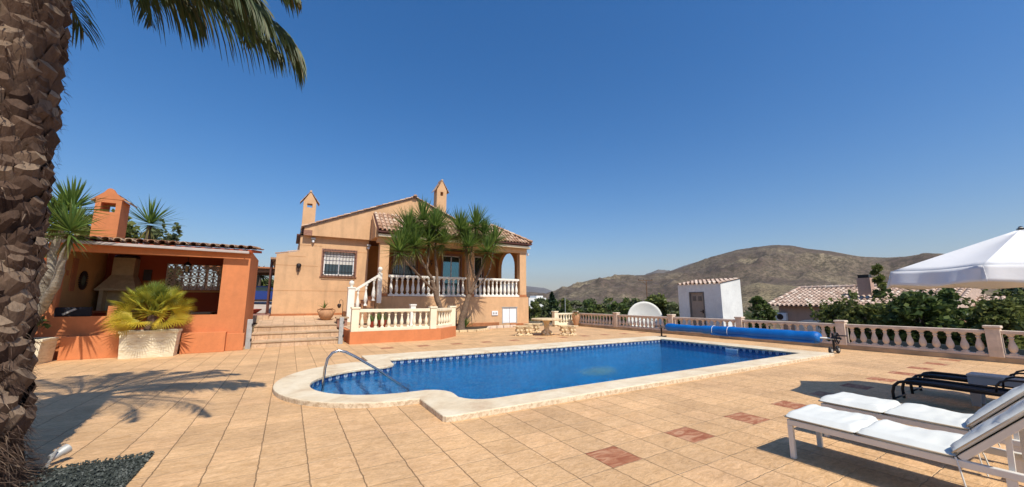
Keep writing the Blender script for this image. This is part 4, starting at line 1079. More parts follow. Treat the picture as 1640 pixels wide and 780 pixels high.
def piping(mb, x0, x1, p0, p1, th):
    p0 = Vector((0, *p0)); p1 = Vector((0, *p1)); d = (p1-p0).normalized(); n = Vector((0, -d.z, d.y)); n = n if n.z > 0 else -n
    a = [p0+n*th*.45, p1+n*th*.45]; e = .012
    mb.tube([a[0]+Vector((x0-.002, 0, 0))+d*e, a[1]+Vector((x0-.002, 0, 0))-d*e], .006, 6); mb.tube([a[0]+Vector((x1+.002, 0, 0)), a[1]+Vector((x1+.002, 0, 0))], .006, 6)
    mb.tube([a[0]+Vector((x0+.02, 0, 0)), a[0]+Vector((x1-.02, 0, 0))], .006, 6)
def lounger(ox, oy, label):
    t = thing('sun_lounger', (ox, oy, 0), label, 'sun lounger', 'white loungers with cushions')
    x0, x1, Y0 = ox, ox+.65, oy; Lr = 2.0; zr = .325
    f = MB(); w = .045
    f.box(x0, Y0-Lr, zr, x0+w, Y0, zr+.055); f.box(x1-w, Y0-Lr, zr, x1, Y0, zr+.055); f.box(x0+w, Y0-w, zr, x1-w, Y0, zr+.055); f.box(x0+w, Y0-Lr, zr, x1-w, Y0-Lr+w, zr+.055)
    for yy in (.5, 1.15): f.box(x0+w, Y0-yy-.03, zr+.005, x1-w, Y0-yy, zr+.035)
    f.build('frame', M['frame'], t, bevel=.006)
    for xx in (x0, x1-w):
        for yy in (Y0-w, Y0-Lr): MB().box(xx, yy, 0, xx+w, yy+w, zr).build('leg', M['frame'], t, bevel=.005)
    MB().box(x0+w, Y0-Lr+.55, .10, x1-w, Y0-Lr+.60, .14).box(x0+.005, Y0-Lr+.55, .10, x0+.04, Y0-Lr+.60, zr).box(x1-.04, Y0-Lr+.55, .10, x1-.005, Y0-Lr+.60, zr).build('rear_support', M['frame'], t)
    MB().box(x0+.05, Y0-1.19, zr+.037, x1-.05, Y0-.05, zr+.050).build('seat_sling', M['sling'], t)
    ang = R(46); ya, za = Y0-1.19, zr+.06; dy, dz = -math.cos(ang)*.80, math.sin(ang)*.80
    b = MB()
    for xx in (x0+.03, x1-.03): b.bar((xx, ya, za), (xx, ya+dy, za+dz), .04, .045)
    b.bar((x0+.03, ya+dy, za+dz), (x1-.03, ya+dy, za+dz), .045, .045); b.bar((x0+.05, ya+dy*.5, za+dz*.5-.0), (x1-.05, ya+dy*.5, za+dz*.5), .04, .03)
    bk = b.build('backrest_frame', M['frame'], t, bevel=.005)
    s = MB(); s.bar(((x0+x1)/2, ya+dy*.04, za+dz*.04+.022), ((x0+x1)/2, ya+dy*.97, za+dz*.97+.022), x1-x0-.1, .008); s.build('back_sling', M['sling'], bk)
    for xx in (x0+.06, x1-.06): MB().bar((xx, ya+dy*.45, za+dz*.45), (xx, Y0-Lr+.57, zr+.02), .03, .03).build('backrest_prop', M['frame'], bk)
    c = MB(); th = .055; zc = zr+.055
    puff(c, x0-.01, x1+.01, (Y0+.02, zc), (Y0-.56, zc-.004), th, seed=ox)
    c1 = c.build('foot_cushion', M['cushion'], t, smooth=True)
    c = MB(); puff(c, x0-.01, x1+.01, (Y0-.565, zc-.004), (Y0-1.17, zc-.004), th, sag=.008, seed=ox+3); c2 = c.build('seat_cushion', M['cushion'], t, smooth=True)
    nv = Vector((0, math.sin(ang), math.cos(ang)))
    c = MB(); puff(c, x0-.02, x1+.02, (ya+.0+nv.y*.03, za+nv.z*.03), (ya+dy*1.02+nv.y*.03, za+dz*1.02+nv.z*.03), .048, nx=16, ny=30, seed=ox+6); c3 = c.build('back_cushion', M['cushion'], t, smooth=True)
    for (c_, p0, p1) in ((c1, (Y0+.02, zc), (Y0-.56, zc)), (c2, (Y0-.565, zc), (Y0-1.17, zc)), (c3, (ya+nv.y*.03, za+nv.z*.03), (ya+dy+nv.y*.03, za+dz+nv.z*.03))):
        m_ = MB(); piping(m_, x0-.01, x1+.01, p0, p1, .05); m_.build('piping', M['piping'], c_, smooth=True)
    m_ = MB(); m_.tube([(x0-.012, Y0-1.17, zc+.02), (x0-.03, Y0-1.19, .30), (x0-.02, Y0-1.21, .12), (x0-.03, Y0-1.24, .02)], .006, 5); m_.tube([(x1+.012, Y0-1.17, zc+.02), (x1+.03, Y0-1.20, .28), (x1+.02, Y0-1.23, .14)], .006, 5)
    m_.build('tie', M['cushion'], c2)
    for xx in (x0, x1-w): MB().lathe([(.01, -.03), (.05, -.03), (.05, .03), (.01, .03)], xx+.02, Y0-Lr+.02, .05, 14, ax=Matrix.Rotation(R(90), 3, 'Y')).build('wheel', M['rubber'], t)
    return t
lounger(4.58, 2.12, 'white cushioned sun lounger with cream metal frame, the one nearest the camera')
lounger(5.64, 2.22, 'white cushioned sun lounger between the nearest lounger and the black framed one')

# ---- black framed loungers
def black_lounger(ox, oy, label, w=.62):
    t = thing('black_lounger', (ox, oy, 0), label, 'sun lounger', 'black framed loungers')
    z = .335; x0, x1 = ox, ox+w
    for xx in (x0, x1):
        p = [(xx, oy+.02, 0), (xx, oy+.025, .15), (xx, oy+.0, .25), (xx, oy-.06, .315), (xx, oy-.16, z+.01), (xx, oy-.4, z+.012), (xx, oy-1.35, z)]
        m_ = MB().tube(p, .021, 10); m_.build('side_tube', M['black'], t, smooth=True)
        MB().tube([(xx, oy-1.2, z), (xx, oy-1.22, 0)], .02, 8).build('leg', M['black'], t, smooth=True)
        MB().tube([(xx, oy-1.85, .50), (xx, oy-1.9, 0)], .02, 8).build('leg', M['black'], t, smooth=True)
        a = [(xx, oy-1.04, z), (xx, oy-1.05, .44), (xx, oy-1.09, .50), (xx, oy-1.16, .53), (xx, oy-1.30, .535), (xx, oy-1.75, .52)]
        MB().tube(a, .013, 8).build('armrest', M['black'], t, smooth=True)
    m_ = MB(); pr = [(oy-.14, z-.01), (oy-.4, z), (oy-1.30, z-.01)]
    vs = [];
    for (yy, zz) in pr: vs += [(x0+.0, yy, zz), (x1, yy, zz), (x1, yy, zz-.03), (x0, yy, zz-.03)]
    m_.add(vs, [(4*k+j, 4*k+4+j, 4*k+4+(j+1) % 4, 4*k+(j+1) % 4) for k in range(2) for j in range(4)]+[(0, 1, 2, 3), (8, 11, 10, 9)]); m_.build('seat_sling', M['sling'], t)
    m_ = MB(); m_.bar(((x0+x1)/2, oy-1.30, z), ((x0+x1)/2, oy-1.92, z+.42), w-.06, .012); m_.build('back_sling', M['sling'], t)
    for xx in (x0, x1): MB().tube([(xx, oy-1.30, z), (xx, oy-1.95, z+.44)], .018, 8).build('back_tube', M['black'], t, smooth=True)
    MB().tube([(x0, oy+.0, .06), (x1, oy+.0, .06)], .014, 8).build('cross_tube', M['black'], t, smooth=True)
    return t
black_lounger(8.52, 2.32, 'black tubular sun lounger behind the white cushioned loungers, in the parasol shade', .46)
black_lounger(9.50, 2.34, 'black tubular sun lounger on the far side of the grey side table', .46)
tbl = thing('side_table', (9.3, 1.3, 0), 'grey moulded plastic side table with arched legs between the black loungers', 'table')
MB().box(9.22, .80, .435, 9.58, 1.66, .475).build('table_top', M['greyplastic'], tbl, bevel=.012)
m_ = MB(); 
for x in (9.23, 9.53):
    poly = [(1.65, 0), (1.65, .435), (.81, .435), (.81, 0), (.90, 0), (.92, .25), (.98, .33), (1.08, .355), (1.38, .355), (1.48, .33), (1.54, .25), (1.56, 0)]
    m_.prism_x([(a, b) for a, b in poly], x, x+.035)
o = m_.build('arched_legs', M['greyplastic'], tbl)
# ================================================================== parasol
um = thing('parasol', (8.96, .845, 0), 'large white octagonal parasol with hanging valance over the loungers', 'parasol')
C = Vector((8.96, .845, 0)); RR = 1.5; a0 = math.atan2(2.03-C.y, 8.05-C.x)
M['canvas'] = (lambda: (lambda t: (t.n.links.clear(), None)[1] or t)(NT('white_canvas')))() if False else None
def _canvas():
    t = NT('white_canvas'); v = t.world(); c = t.ramp(t.noise(v, 3, 5), [(.3, (.82, .82, .80, 1)), (.7, (.87, .87, .86, 1))])
    t.set(c, .9, t.bump(t.noise(v, 8, 4), .15, .02), spec=.1)
    tr = t.node('ShaderNodeBsdfTranslucent'); tr.inputs[0].default_value = (.7, .66, .62, 1); ms = t.node('ShaderNodeMixShader'); ms.inputs[0].default_value = .18
    t.link(t.b.outputs[0], ms.inputs[1]); t.link(tr.outputs[0], ms.inputs[2]); t.link(ms.outputs[0], t.out.inputs[0]); return t.m
M['canvas'] = _canvas()
zt, ze = 2.62, 2.05
corner = lambda k: C+Vector((RR*math.cos(a0+k*math.pi/4), RR*math.sin(a0+k*math.pi/4), 0))
mb = MB(); NR, NA = 8, 8
for k in range(8):
    A, B = corner(k), corner(k+1); vs = []
    for i in range(NR+1):
        for j in range(NA+1):
            r = .03+.97*i/NR; q = j/NA; e = A.lerp(B, q)-C
            # scalloped edge pulled in between ribs, cloth sagging slightly
            pull = 1-.045*math.sin(math.pi*q)*r; sg = .035*math.sin(math.pi*r)*math.sin(math.pi*q)+.02*r*math.sin(math.pi*q)
            p = C+e*r*pull; vs.append((p.x, p.y, zt+(ze-zt)*r-sg*1.0))
    w = NA+1; mb.add(vs, [(i*w+j, (i+1)*w+j, (i+1)*w+j+1, i*w+j+1) for i in range(NR) for j in range(NA)])
o = mb.build('canopy', M['canvas'], um, smooth=False); bm = bmesh.new(); bm.from_mesh(o.data); bmesh.ops.remove_doubles(bm, verts=bm.verts, dist=.001); bm.to_mesh(o.data); bm.free()
o.data.polygons.foreach_set('use_smooth', [True]*len(o.data.polygons)); o.data.set_sharp_from_angle(angle=R(8))
sol = o.modifiers.new('cloth_thickness', 'SOLIDIFY'); sol.thickness = .004
for k in range(8):
    A, B = corner(k), corner(k+1); vs = []; n1, n2 = 20, 5; out = ((A+B)/2-C).normalized()
    for j in range(n1+1):
        q = j/n1; e = A.lerp(B, q)-C; p = C+e*(1-.045*math.sin(math.pi*q)); z0 = ze-.02*math.sin(math.pi*q)
        for i in range(n2+1):
            s = i/n2; fl = out*(.06*s*(1+.6*math.sin(q*11+k*2.1))*math.sin(math.pi*q)**.6+.04*s)+(B-A).normalized()*(.10*s*(q-.5))
            z = z0-.22*s+.012*math.sin(q*9+k)*s
            pp = p+fl; vs.append((pp.x, pp.y, z))
    w = n2+1; m_ = MB(); m_.add(vs, [(j*w+i, (j+1)*w+i, (j+1)*w+i+1, j*w+i+1) for j in range(n1) for i in range(n2)])
    o = m_.build('valance', M['canvas'], um, smooth=True); sol = o.modifiers.new('cloth_thickness', 'SOLIDIFY'); sol.thickness = .003
for k in range(8):
    A = corner(k); m_ = MB().tube([C+Vector((0, 0, zt-.03)), (A.x, A.y, ze-.02)], .010, 6); m_.build('rib', M['frame'], um)
    q = C.lerp(A, .55); MB().tube([(C.x, C.y, 1.95), (q.x, q.y, zt+(ze-zt)*.55-.04)], .008, 6).build('strut', M['frame'], um)
MB().tube([C+Vector((0, 0, .05)), C+Vector((0, 0, zt+.02))], .022, 12).build('pole', M['frame'], um, smooth=True)
MB().lathe([(.04, 0), (.04, .012), (.02, .02), (.022, .035), (.005, .045)], C.x, C.y, zt-.005, 12).build('finial', M['black'], um)
MB().lathe([(.30, 0), (.30, .05), (.08, .08), (.05, .10), (.035, .35)], C.x, C.y, 0, 20).build('base', M['greyplastic'], um)

# ================================================================== stone table, stools and bench
def carved_leg(mb, x, y, s=1.0, h=.34, seed=0):
    mb.lathe([(.10*s, 0), (.15*s, .015), (.15*s, .05), (.10*s, .08), (.075*s, .13), (.09*s, .2*h/.34), (.13*s, .27*h/.34), (.15*s, h)], x, y, 0, 14)
    for k in range(5):
        a = 2*math.pi*k/5+seed; mb.lathe([(.01, 0), (.05*s, .02), (.06*s, .06), (.045*s, .10), (.01, .13)], x+.12*s*math.cos(a), y+.12*s*math.sin(a), h*.45, 8)
        mb.lathe([(.01, 0), (.05*s, .01), (.045*s, .07), (.01, .09)], x+.14*s*math.cos(a+.5), y+.14*s*math.sin(a+.5), 0, 8)
st = thing('stone_table', (10.66, 14.85, 0), 'round pale stone garden table on a carved pedestal beyond the pool', 'table')
mb = MB(); mb.lathe([(.14, 0), (.22, .02), (.22, .05), (.15, .12), (.12, .3), (.12, .5), (.16, .62), (.2, .70)], 10.66, 14.85, 0, 18)
for k in range(4):
    a = math.pi/2*k+.4; x, y = 10.66, 14.85; mb.tube([(x+.10*math.cos(a), y+.10*math.sin(a), .22), (x+.20*math.cos(a), y+.20*math.sin(a), .16), (x+.30*math.cos(a), y+.30*math.sin(a), .05)], [.05, .07, .055], 8)
mb.build('pedestal', M['carved'], st, auto=50)
MB().lathe([(.2, 0), (.70, 0), (.74, .02), (.74, .06), (.70, .08)], 10.66, 14.85, .70, 36).build('table_top', M['carved'], st, auto=30)
def stool(x, y, rz, lab, w=.5, name='stone_stool'):
    t = thing(name, (x, y, 0), lab, 'stool', 'stone seats around the stone table')
    c, s = math.cos(rz), math.sin(rz)
    mb = MB()
    n = 10; poly = []
    for k in range(n+1): a = R(-46+92*k/n); poly.append((x+c*(1.15*math.sin(a)*.62)-s*(1.15*math.cos(a)*.62-.5), y+s*(1.15*math.sin(a)*.62)+c*(1.15*math.cos(a)*.62-.5)))
    for k in range(n, -1, -1): a = R(-40+80*k/n); poly.append((x+c*(.75*math.sin(a)*.62)-s*(.75*math.cos(a)*.62-.5), y+s*(.75*math.sin(a)*.62)+c*(.75*math.cos(a)*.62-.5)))
    mb.prism(poly[::-1], .40, .455); mb.build('seat', M['carved'], t, bevel=.015)
    for q in (-.17, .17):
        mb = MB(); carved_leg(mb, x+c*q*1.1, y+s*q*1.1, 1.25, .40, q); mb.build('carved_leg', M['carved'], t, auto=50)
stool(9.55, 15.15, R(-28), 'curved stone stool at the left of the round stone table')
stool(11.45, 14.25, R(-45), 'curved stone stool at the right of the round stone table')
stool(10.9, 16.4, R(-20), 'curved stone stool behind the round stone table')

# ================================================================== pots
def amphora(x, y, z, s, label, cat='pot', kind='bulb'):
    t = thing('clay_pot', (x, y, z), label, cat)
    if kind == 'bulb': pr = [(.16, 0), (.20, .02), (.30, .15), (.35, .28), (.34, .38), (.26, .47), (.24, .50), (.29, .53), (.30, .56), (.25, .56), (.22, .52)]
    else: pr = [(.10, 0), (.11, .02), (.13, .12), (.21, .35), (.24, .55), (.20, .70), (.13, .78), (.13, .82), (.17, .85), (.14, .85), (.11, .80)]
    MB().lathe([(r*s, h*s) for r, h in pr], x, y, z, 22).build('pot_body', M['terracotta'], t, smooth=True)
    zt = pr[-2][1]*s; MB().lathe([(pr[-1][0]*s*.98, -.05*s), (.02, -.03*s)], x, y, z+zt, 14).build('soil', M['soil'], t)
    for sgn in (-1, 1):
        r0 = pr[4][0]*s; zz = pr[5][1]*s; MB().tube([(x+sgn*.27*s, y, z+.50*s), (x+sgn*.37*s, y, z+.50*s), (x+sgn*.385*s, y, z+.42*s), (x+sgn*.33*s, y, z+.34*s)] if kind == 'bulb' else [(x+sgn*.14*s, y, z+.78*s), (x+sgn*.25*s, y, z+.76*s), (x+sgn*.27*s, y, z+.66*s), (x+sgn*.22*s, y, z+.60*s)], .028*s, 8).build('pot_handle', M['terracotta'], t, smooth=True)
    return t, z+zt
def blades(mb, base, n, L, w, spread=(10, 80), droop=.3, seed=0, tb=(.4, .9), up=0.0, fold=True):
    rnd = random.Random(seed)
    base = Vector(base)
    for i in range(n):
        az = rnd.uniform(0, 2*math.pi); el = R(90-rnd.uniform(*spread)); l = L*rnd.uniform(.75, 1.1)
        d = Vector((math.cos(az)*math.cos(el), math.sin(az)*math.cos(el), math.sin(el))); sd = d.cross(Vector((0, 0, 1))); sd = sd.normalized() if sd.length > .01 else Vector((1, 0, 0))
        nrm = sd.cross(d).normalized(); vs = []; S = 4; tint = rnd.uniform(*tb)
        for k in range(S+1):
            q = k/S; p = base+d*(l*q)+Vector((0, 0, -droop*l*q*q)); ww = w*(.55+1.1*q*(1-q)*1.6)*(1-q**3)+.001
            if fold: vs += [p-sd*ww, p-nrm*ww*.35, p+sd*ww]
            else: vs += [p-sd*ww, p, p+sd*ww]
        fs = []
        for k in range(S): fs += [(3*k, 3*k+1, 3*k+4, 3*k+3), (3*k+1, 3*k+2, 3*k+5, 3*k+4)]
        mb.add(vs, fs, tint)
    return mb
t, zt = amphora(1.62, 20.6, .69, 1.0, 'big round clay pot with small aloe at the top of the garden steps')
blades(MB(), (1.52, 20.6, zt), 14, .42, .025, (5, 70), .1, 3).build('aloe', M['yucca'], t)
t, zt = amphora(15.9, 18.95, 0, 1.05, 'tall clay jar with trailing plant in the corner of the balustrade', kind='tall')
blades(MB(), (15.9, 18.95, zt-.05), 70, .32, .03, (20, 110), .5, 5, (.1, .7)).build('plant', M['leafB'], t)
t = thing('bowl_planter', (-1.55, 24.3, .88), 'dark red bowl planter beside the walk left of the house', 'planter')
MB().lathe([(.16, 0), (.18, .03), (.10, .06), (.18, .12), (.34, .26), (.36, .30), (.31, .30), (.2, .22)], -1.55, 24.3, .88, 20).build('bowl', M['redpot'], t, smooth=True)
t = thing('plant_pot', (2.5, 20.05, 1.0), 'small dark hanging lantern planter on a hook beside the stair post', 'planter') if False else None
m_ = MB().tube([(2.22, 19.5, .7), (2.22, 19.5, 1.5), (2.2, 19.5, 1.62), (2.12, 19.5, 1.66), (2.06, 19.5, 1.60), (2.06, 19.5, 1.5)], .012, 6); o = m_.build('crook_stand', M['darkmetal'], smooth=True)
MB().lathe([(.01, -.02), (.07, -.04), (.09, -.10), (.06, -.2), (.01, -.24)], 2.06, 19.5, 1.5, 12).build('hanging_lamp', M['darkwood'], o, smooth=True)
tag(o, 'thin dark crook stand with a small hanging lamp near the stairs', 'lamp stand')
t = thing('low_brick_planter', (2.2, 19.3, .6), 'brown brick planter block at the foot of the porch stairs', 'planter')
MB().box(1.98, 19.05, .4, 2.40, 19.55, .80).build('brick_body', M['brick'], t, bevel=.01); MB().box(1.92, 18.99, .80, 2.46, 19.61, .87).build('capping', M['kerbstone'], t, bevel=.01)
for (x, y, s, lab) in ((3.05, 16.9, .8, 'dark red glazed pot behind the deck balusters, left of its neighbour'), (3.55, 17.1, .95, 'larger dark red glazed pot behind the deck balusters')):
    t = thing('glazed_pot', (x, y, .47), lab, 'pot'); MB().lathe([(.12*s, 0), (.14*s, .02), (.19*s, .2*s), (.2*s, .3*s), (.22*s, .33*s), (.17*s, .33*s), (.15*s, .28*s)], x, y, .47, 18).build('pot_body', M['redpot'], t, smooth=True)
    blades(MB(), (x, y, .47+.28*s), 22, .55, .022, (5, 75), .25, int(x*10)).build('plant', M['yucca'], t)

# ================================================================== stone planters
def stone_planter(x0, y0, x1, y1, h, label, flare=.04):
    t = thing('stone_planter', ((x0+x1)/2, (y0+y1)/2, 0), label, 'planter')
    mb = MB(); a = [(x0+flare, y0+flare*.3), (x1-flare, y0+flare*.3), (x1-flare, y1), (x0+flare, y1)]; b = [(x0, y0), (x1, y0), (x1, y1), (x0, y1)]
    mb.add([(x, y, 0) for x, y in a]+[(x, y, h-.07) for x, y in b], [(0,3,2,1),(4,5,6,7),(0,1,5,4),(1,2,6,5),(2,3,7,6),(3,0,4,7)]); mb.build('body', M['slate'], t)
    m_ = MB(); q = .07
    for r in ((x0-.025, y0-.025, x1+.025, y0+q), (x0-.025, y1-q, x1+.025, y1), (x0-.025, y0+q, x0+q, y1-q), (x1-q, y0+q, x1+.025, y1-q)): m_.box(r[0], r[1], h-.07, r[2], r[3], h)
    m_.build('rim', M['slate'], t, bevel=.012); MB().box(x0+q, y0+q, h-.069, x1-q, y1-q, h-.03).build('soil', M['soil'], t)
    return t
def _slate():
    t = NT('stacked_pale_stone'); v = t.world((2.5, 2.5, 11), (0, 0, 0)); n = t.noise(v, 1.5, 7, .7, .6)
    return t.set(t.ramp(n, [(.3, (.46, .36, .20, 1)), (.42, (.70, .60, .40, 1)), (.62, (.82, .74, .54, 1))]), .9, t.bump(n, .9, .035), spec=.2)
M['slate'] = _slate()
stone_planter(-4.0, 14.8, -2.76, 15.26, .76, 'pale stone planter box holding the yellowish fan palm')
stone_planter(-6.7, 14.46, -5.32, 15.26, .64, 'pale stone planter box with green shrub beside the palm trunk')
# ================================================================== shed
sh = thing('garden_shed', (18.8, 11.2, 0), 'small white rendered pump house with single metal door and clay tile roof', 'shed')
sx0, sx1, sy0, sy1 = 18.0, 19.75, 10.62, 12.96
mb = MB(); mb.box(sx0+.2, sy0, -.9, sx1, sy0+.2, 2.45); mb.box(sx0+.2, sy1-.2, -.9, sx1, sy1, 2.45); mb.box(sx1-.2, sy0+.2, -.9, sx1, sy1-.2, 2.45)
panel_with_holes(mb, 'x', sx0, .2, sy0, sy1, -.9, 2.45, [(11.50, 12.32, .06, 2.06)])
mb.prism_y([(sx0, 2.45), (sx1, 2.45), (sx1, 2.72)], sy0, sy0+.2); mb.prism_y([(sx0, 2.45), (sx1, 2.45), (sx1, 2.72)], sy1-.2, sy1); mb.box(sx1-.2, sy0+.2, 2.45, sx1, sy1-.2, 2.68)
clean(mb.build('wall', M['white_wall'], sh))
tile_roof('roof', M['tiles_pale'], sh, (sx0-.08, sy1+.02, 2.45), (0, -1, 0), (1, 0, .154), 2.35, 1.85, pitch=.235, rr=.075)
d = MB().box(sx0+.05, 11.56, .08, sx0+.09, 12.26, 2.0).build('door', M['doorgrey'], sh)
MB().box(sx0-.02, 11.50, .06, sx0+.08, 11.56, 2.06).box(sx0-.02, 12.26, .06, sx0+.08, 12.32, 2.06).box(sx0-.02, 11.56, 2.0, sx0+.08, 12.26, 2.06).build('door_frame', M['doorframe'], sh)
for y in (11.68, 11.98):
    m_ = MB().box(sx0+.035, y, 1.6, sx0+.05, y+.18, 1.84)
    for k in range(5): m_.box(sx0+.025, y+.01, 1.62+.043*k, sx0+.036, y+.17, 1.64+.043*k)
    m_.build('door_vent', M['doorframe'], d)
MB().box(sx0+.02, 11.60, .98, sx0+.05, 11.66, 1.16).bar((sx0+.01, 11.64, 1.08), (sx0+.01, 11.78, 1.08), .02, .025).build('door_handle', M['black'], d)
# ================================================================== dish
dh = thing('satellite_dish', (17.6, 14.9, -.2), 'large off-white satellite dish standing behind the boundary balustrade', 'satellite dish')
c = Vector((17.55, 14.9, .60)); to = (Vector((0, 0, 1.6))-c); to.z = 3.2; to.x += 4; n = to.normalized(); a = n.cross(Vector((0, 0, 1))).normalized(); b = a.cross(n).normalized()
mb = MB(); vs = []; 
for i in range(9):
    for k in range(36): q = 2*math.pi*k/36; r = .95*i/8; vs.append(c+a*(r*math.cos(q))+b*(r*1.0*math.sin(q))+n*(.17*(i/8)**2))
mb.add(vs, [(i*36+k, i*36+(k+1) % 36, (i+1)*36+(k+1) % 36, (i+1)*36+k) for i in range(8) for k in range(36)]); o = mb.build('reflector', M['dish'], dh, smooth=True)
s_ = o.modifiers.new('thickness', 'SOLIDIFY'); s_.thickness = .02
f = c+n*.72; m_ = MB(); 
for q in (205, 335, 270): m_.tube([c+a*(.9*math.cos(R(q)))+b*(.9*math.sin(R(q)))+n*.16, f], .012, 6)
m_.tube([f, f+n*.1], .045, 8); m_.build('feed_arm', M['darkmetal'], dh)
MB().tube([(17.7, 14.95, -.5), (17.7, 14.95, .45)], .05, 10).build('mast', M['galv'], dh)
MB().box(17.9, 14.6, -.5, 18.5, 15.3, -.1).build('footing', M['kerbstone'], dh)
# ================================================================== spotlight
sp = thing('garden_spotlight', (-1.92, 5.72, 0), 'grey spotlight on a spike at the edge of the green gravel by the palm', 'lamp')
p0 = Vector((-1.90, 5.70, .07)); p1 = Vector((-1.82, 5.80, .12)); dd = (p1-p0).normalized(); q = Vector((0, 0, 1)).rotation_difference(dd).to_matrix()
MB().lathe([(.015, 0), (.032, .004), (.036, .02), (.038, .085), (.045, .095), (.047, .145), (.042, .148), (.04, .138), (.008, .136)], p0.x, p0.y, p0.z, 20, ax=q).build('lamp_body', M['galv'], sp, auto=40)
MB().bar((-1.90, 5.62, -.02), (-1.86, 5.70, .15), .02, .012).build('bracket', M['galv'], sp)
MB().tube([(-1.95, 5.65, .10), (-2.05, 5.58, .10), (-2.2, 5.5, .03), (-2.45, 5.45, .02)], .009, 6).build('cable', M['black'], sp, smooth=True)
# ================================================================== gravel bed
M['gravel'] = _tiles('dark_green_gravel', (.035, .042, .036, 1), (.08, .092, .078, 1), (.19, .20, .175, 1))
mb = MB(); mb.add([(-3.9, 2.2, .004), (-1.10, 2.2, .004), (-1.10, 5.56, .004), (-3.9, 5.66, .004)], [(0, 1, 2, 3)], .1)
rnd = random.Random(4)
for i in range(6500):
    x = -1.10-rnd.random()**1.3*2.6; y = 5.60-rnd.random()**1.2*2.2; z = .012+rnd.random()*.022; s = rnd.uniform(.007, .017)
    if x > -1.10: continue
    if y > 5.56: 
        if rnd.random() < .4: continue
    ax_ = Vector((rnd.gauss(0, 1), rnd.gauss(0, 1), rnd.gauss(0, 1))).normalized(); b_ = ax_.orthogonal().normalized(); c_ = ax_.cross(b_)
    pts = [ax_*s*.6, b_*s*rnd.uniform(.7, 1.4), c_*s*rnd.uniform(.7, 1.3), -b_*s*rnd.uniform(.7, 1.4), -c_*s, -ax_*s*.6]; p = Vector((x, y, z))
    mb.add([p+k for k in pts], [(0,1,2),(0,2,3),(0,3,4),(0,4,1),(5,2,1),(5,3,2),(5,4,3),(5,1,4)], min(1, max(0, rnd.gauss(.45, .25))) if rnd.random() > .012 else 1.0)
mb.build('gravel', M['gravel'], kind='stuff')
# ================================================================== DATE PALM
pb = Vector((-2.30, 5.23, 0))
def axis_pt(z): q = z/5.0; return Vector((pb.x-.06-.31*q, pb.y+.12*q, z))
palm = thing('date_palm', tuple(pb), 'big date palm with shaggy cut-frond trunk at the left edge of the patio', 'palm tree')
def prad(z): return .42-.01*z/5+(.10*max(0, 1-z/.9)**1.5)
mb = MB(); mb.tube([axis_pt(z*.5-.1) for z in range(0, 12)], [prad(z*.5)-.03 for z in range(0, 12)], 24, .25)
rnd = random.Random(11)
N = 600; zlo, zhi = .45, 5.35
for i in range(N):
    z = zlo+(zhi-zlo)*i/N; a = i*2.39996+rnd.uniform(-.10, .10)
    c = axis_pt(z); r = prad(z)-.045; o = Vector((math.cos(a), math.sin(a), 0)); s = Vector((-o.y, o.x, 0)); up = Vector((0, 0, 1))
    low = max(0, 1-(z-.45)/1.5)
    w = rnd.uniform(.075, .14)*(1+.2*low); L = rnd.uniform(.12, .20); out = rnd.uniform(.035, .07)*(1+.5*low*rnd.random())
    tw = rnd.gauss(0, .45); s2 = (s*math.cos(tw)+up*math.sin(tw)*.8); u2 = (up*math.cos(tw)-s*math.sin(tw)*.8)
    p = c+o*r+up*rnd.uniform(-.03, .03); K1 = rnd.uniform(.6, 1.0)
    # broad base hugging the trunk, flaring to a thick cut end that faces out and up
    b = [p-s2*w*1.0-u2*.06, p+s2*w*1.0-u2*.06, p-u2*.09+o*.025]
    e0 = p-s2*w*K1+o*out*.75+u2*L*.80; e1 = p+s2*w*K1+o*out*.75+u2*L*.80
    eb = p+o*out*1.25+u2*L*.55; eb0 = p-s2*w*.55*K1+o*out*1.12+u2*L*.60; eb1 = p+s2*w*.55*K1+o*out*1.12+u2*L*.60
    et = p+o*out*.40+u2*(L*1.12); et0 = p-s2*w*.5*K1+o*out*.62+u2*L*.98; et1 = p+s2*w*.5*K1+o*out*.62+u2*L*.98
    tint = min(1, max(0, rnd.gauss(.42, .16))); tc = min(1, tint+rnd.uniform(.0, .34))
    mb.add([b[0], b[1], b[2], e0, e1, eb, eb0, eb1], [(0, 6, 3), (0, 2, 6), (2, 5, 6), (2, 7, 5), (2, 1, 7), (1, 4, 7)], tint)
    mb.add([e0, eb0, eb, eb1, e1, et1, et, et0], [(0, 1, 2, 3, 4, 5, 6, 7)], tc)
    mb.add([b[0], e0, et0, et, et1, e1, b[1], p], [(0, 1, 2, 7), (7, 2, 3, 4), (7, 4, 5, 6)], .06)  # near-black backs paint the shade of the gaps between stubs
mb.build('trunk', M['boots'], palm)
# ragged fibres on the trunk and a shaggy root skirt
mb = MB()
for i in range(5200):
    z = rnd.random()**1.7*1.25 if i < 3300 else rnd.uniform(.8, 5.3); a = rnd.uniform(0, 2*math.pi); c = axis_pt(z); r = prad(z)-.02+ (.05 if z > 1.2 else .0)
    o = Vector((math.cos(a), math.sin(a), 0)); s = Vector((-o.y, o.x, 0)); L = rnd.uniform(.03, .09) if z > 1.1 else rnd.uniform(.08, .20)
    d = (o*rnd.uniform(.25, .9)+Vector((0, 0, 1))*rnd.uniform(-.9, .8 if z > .6 else .1)+s*rnd.uniform(-.6, .6)).normalized()
    if z < .25: d.z = abs(d.z)*-.3
    p = c+o*r; w = rnd.uniform(.003, .008) if z > .5 else rnd.uniform(.002, .006)
    q = p+d*L*.6+Vector((0, 0, -.02)); e = p+d*L+Vector((0, 0, -.05 if z > .2 else 0)); e.z = max(.01, e.z); q.z = max(.01, q.z)
    mb.add([p-s*w, p+s*w, q+s*w*.7, q-s*w*.7, e], [(0, 1, 2, 3), (3, 2, 4)], min(1, max(0, rnd.gauss(.38, .2))))
mb.build('fibres', M['boots'], palm)
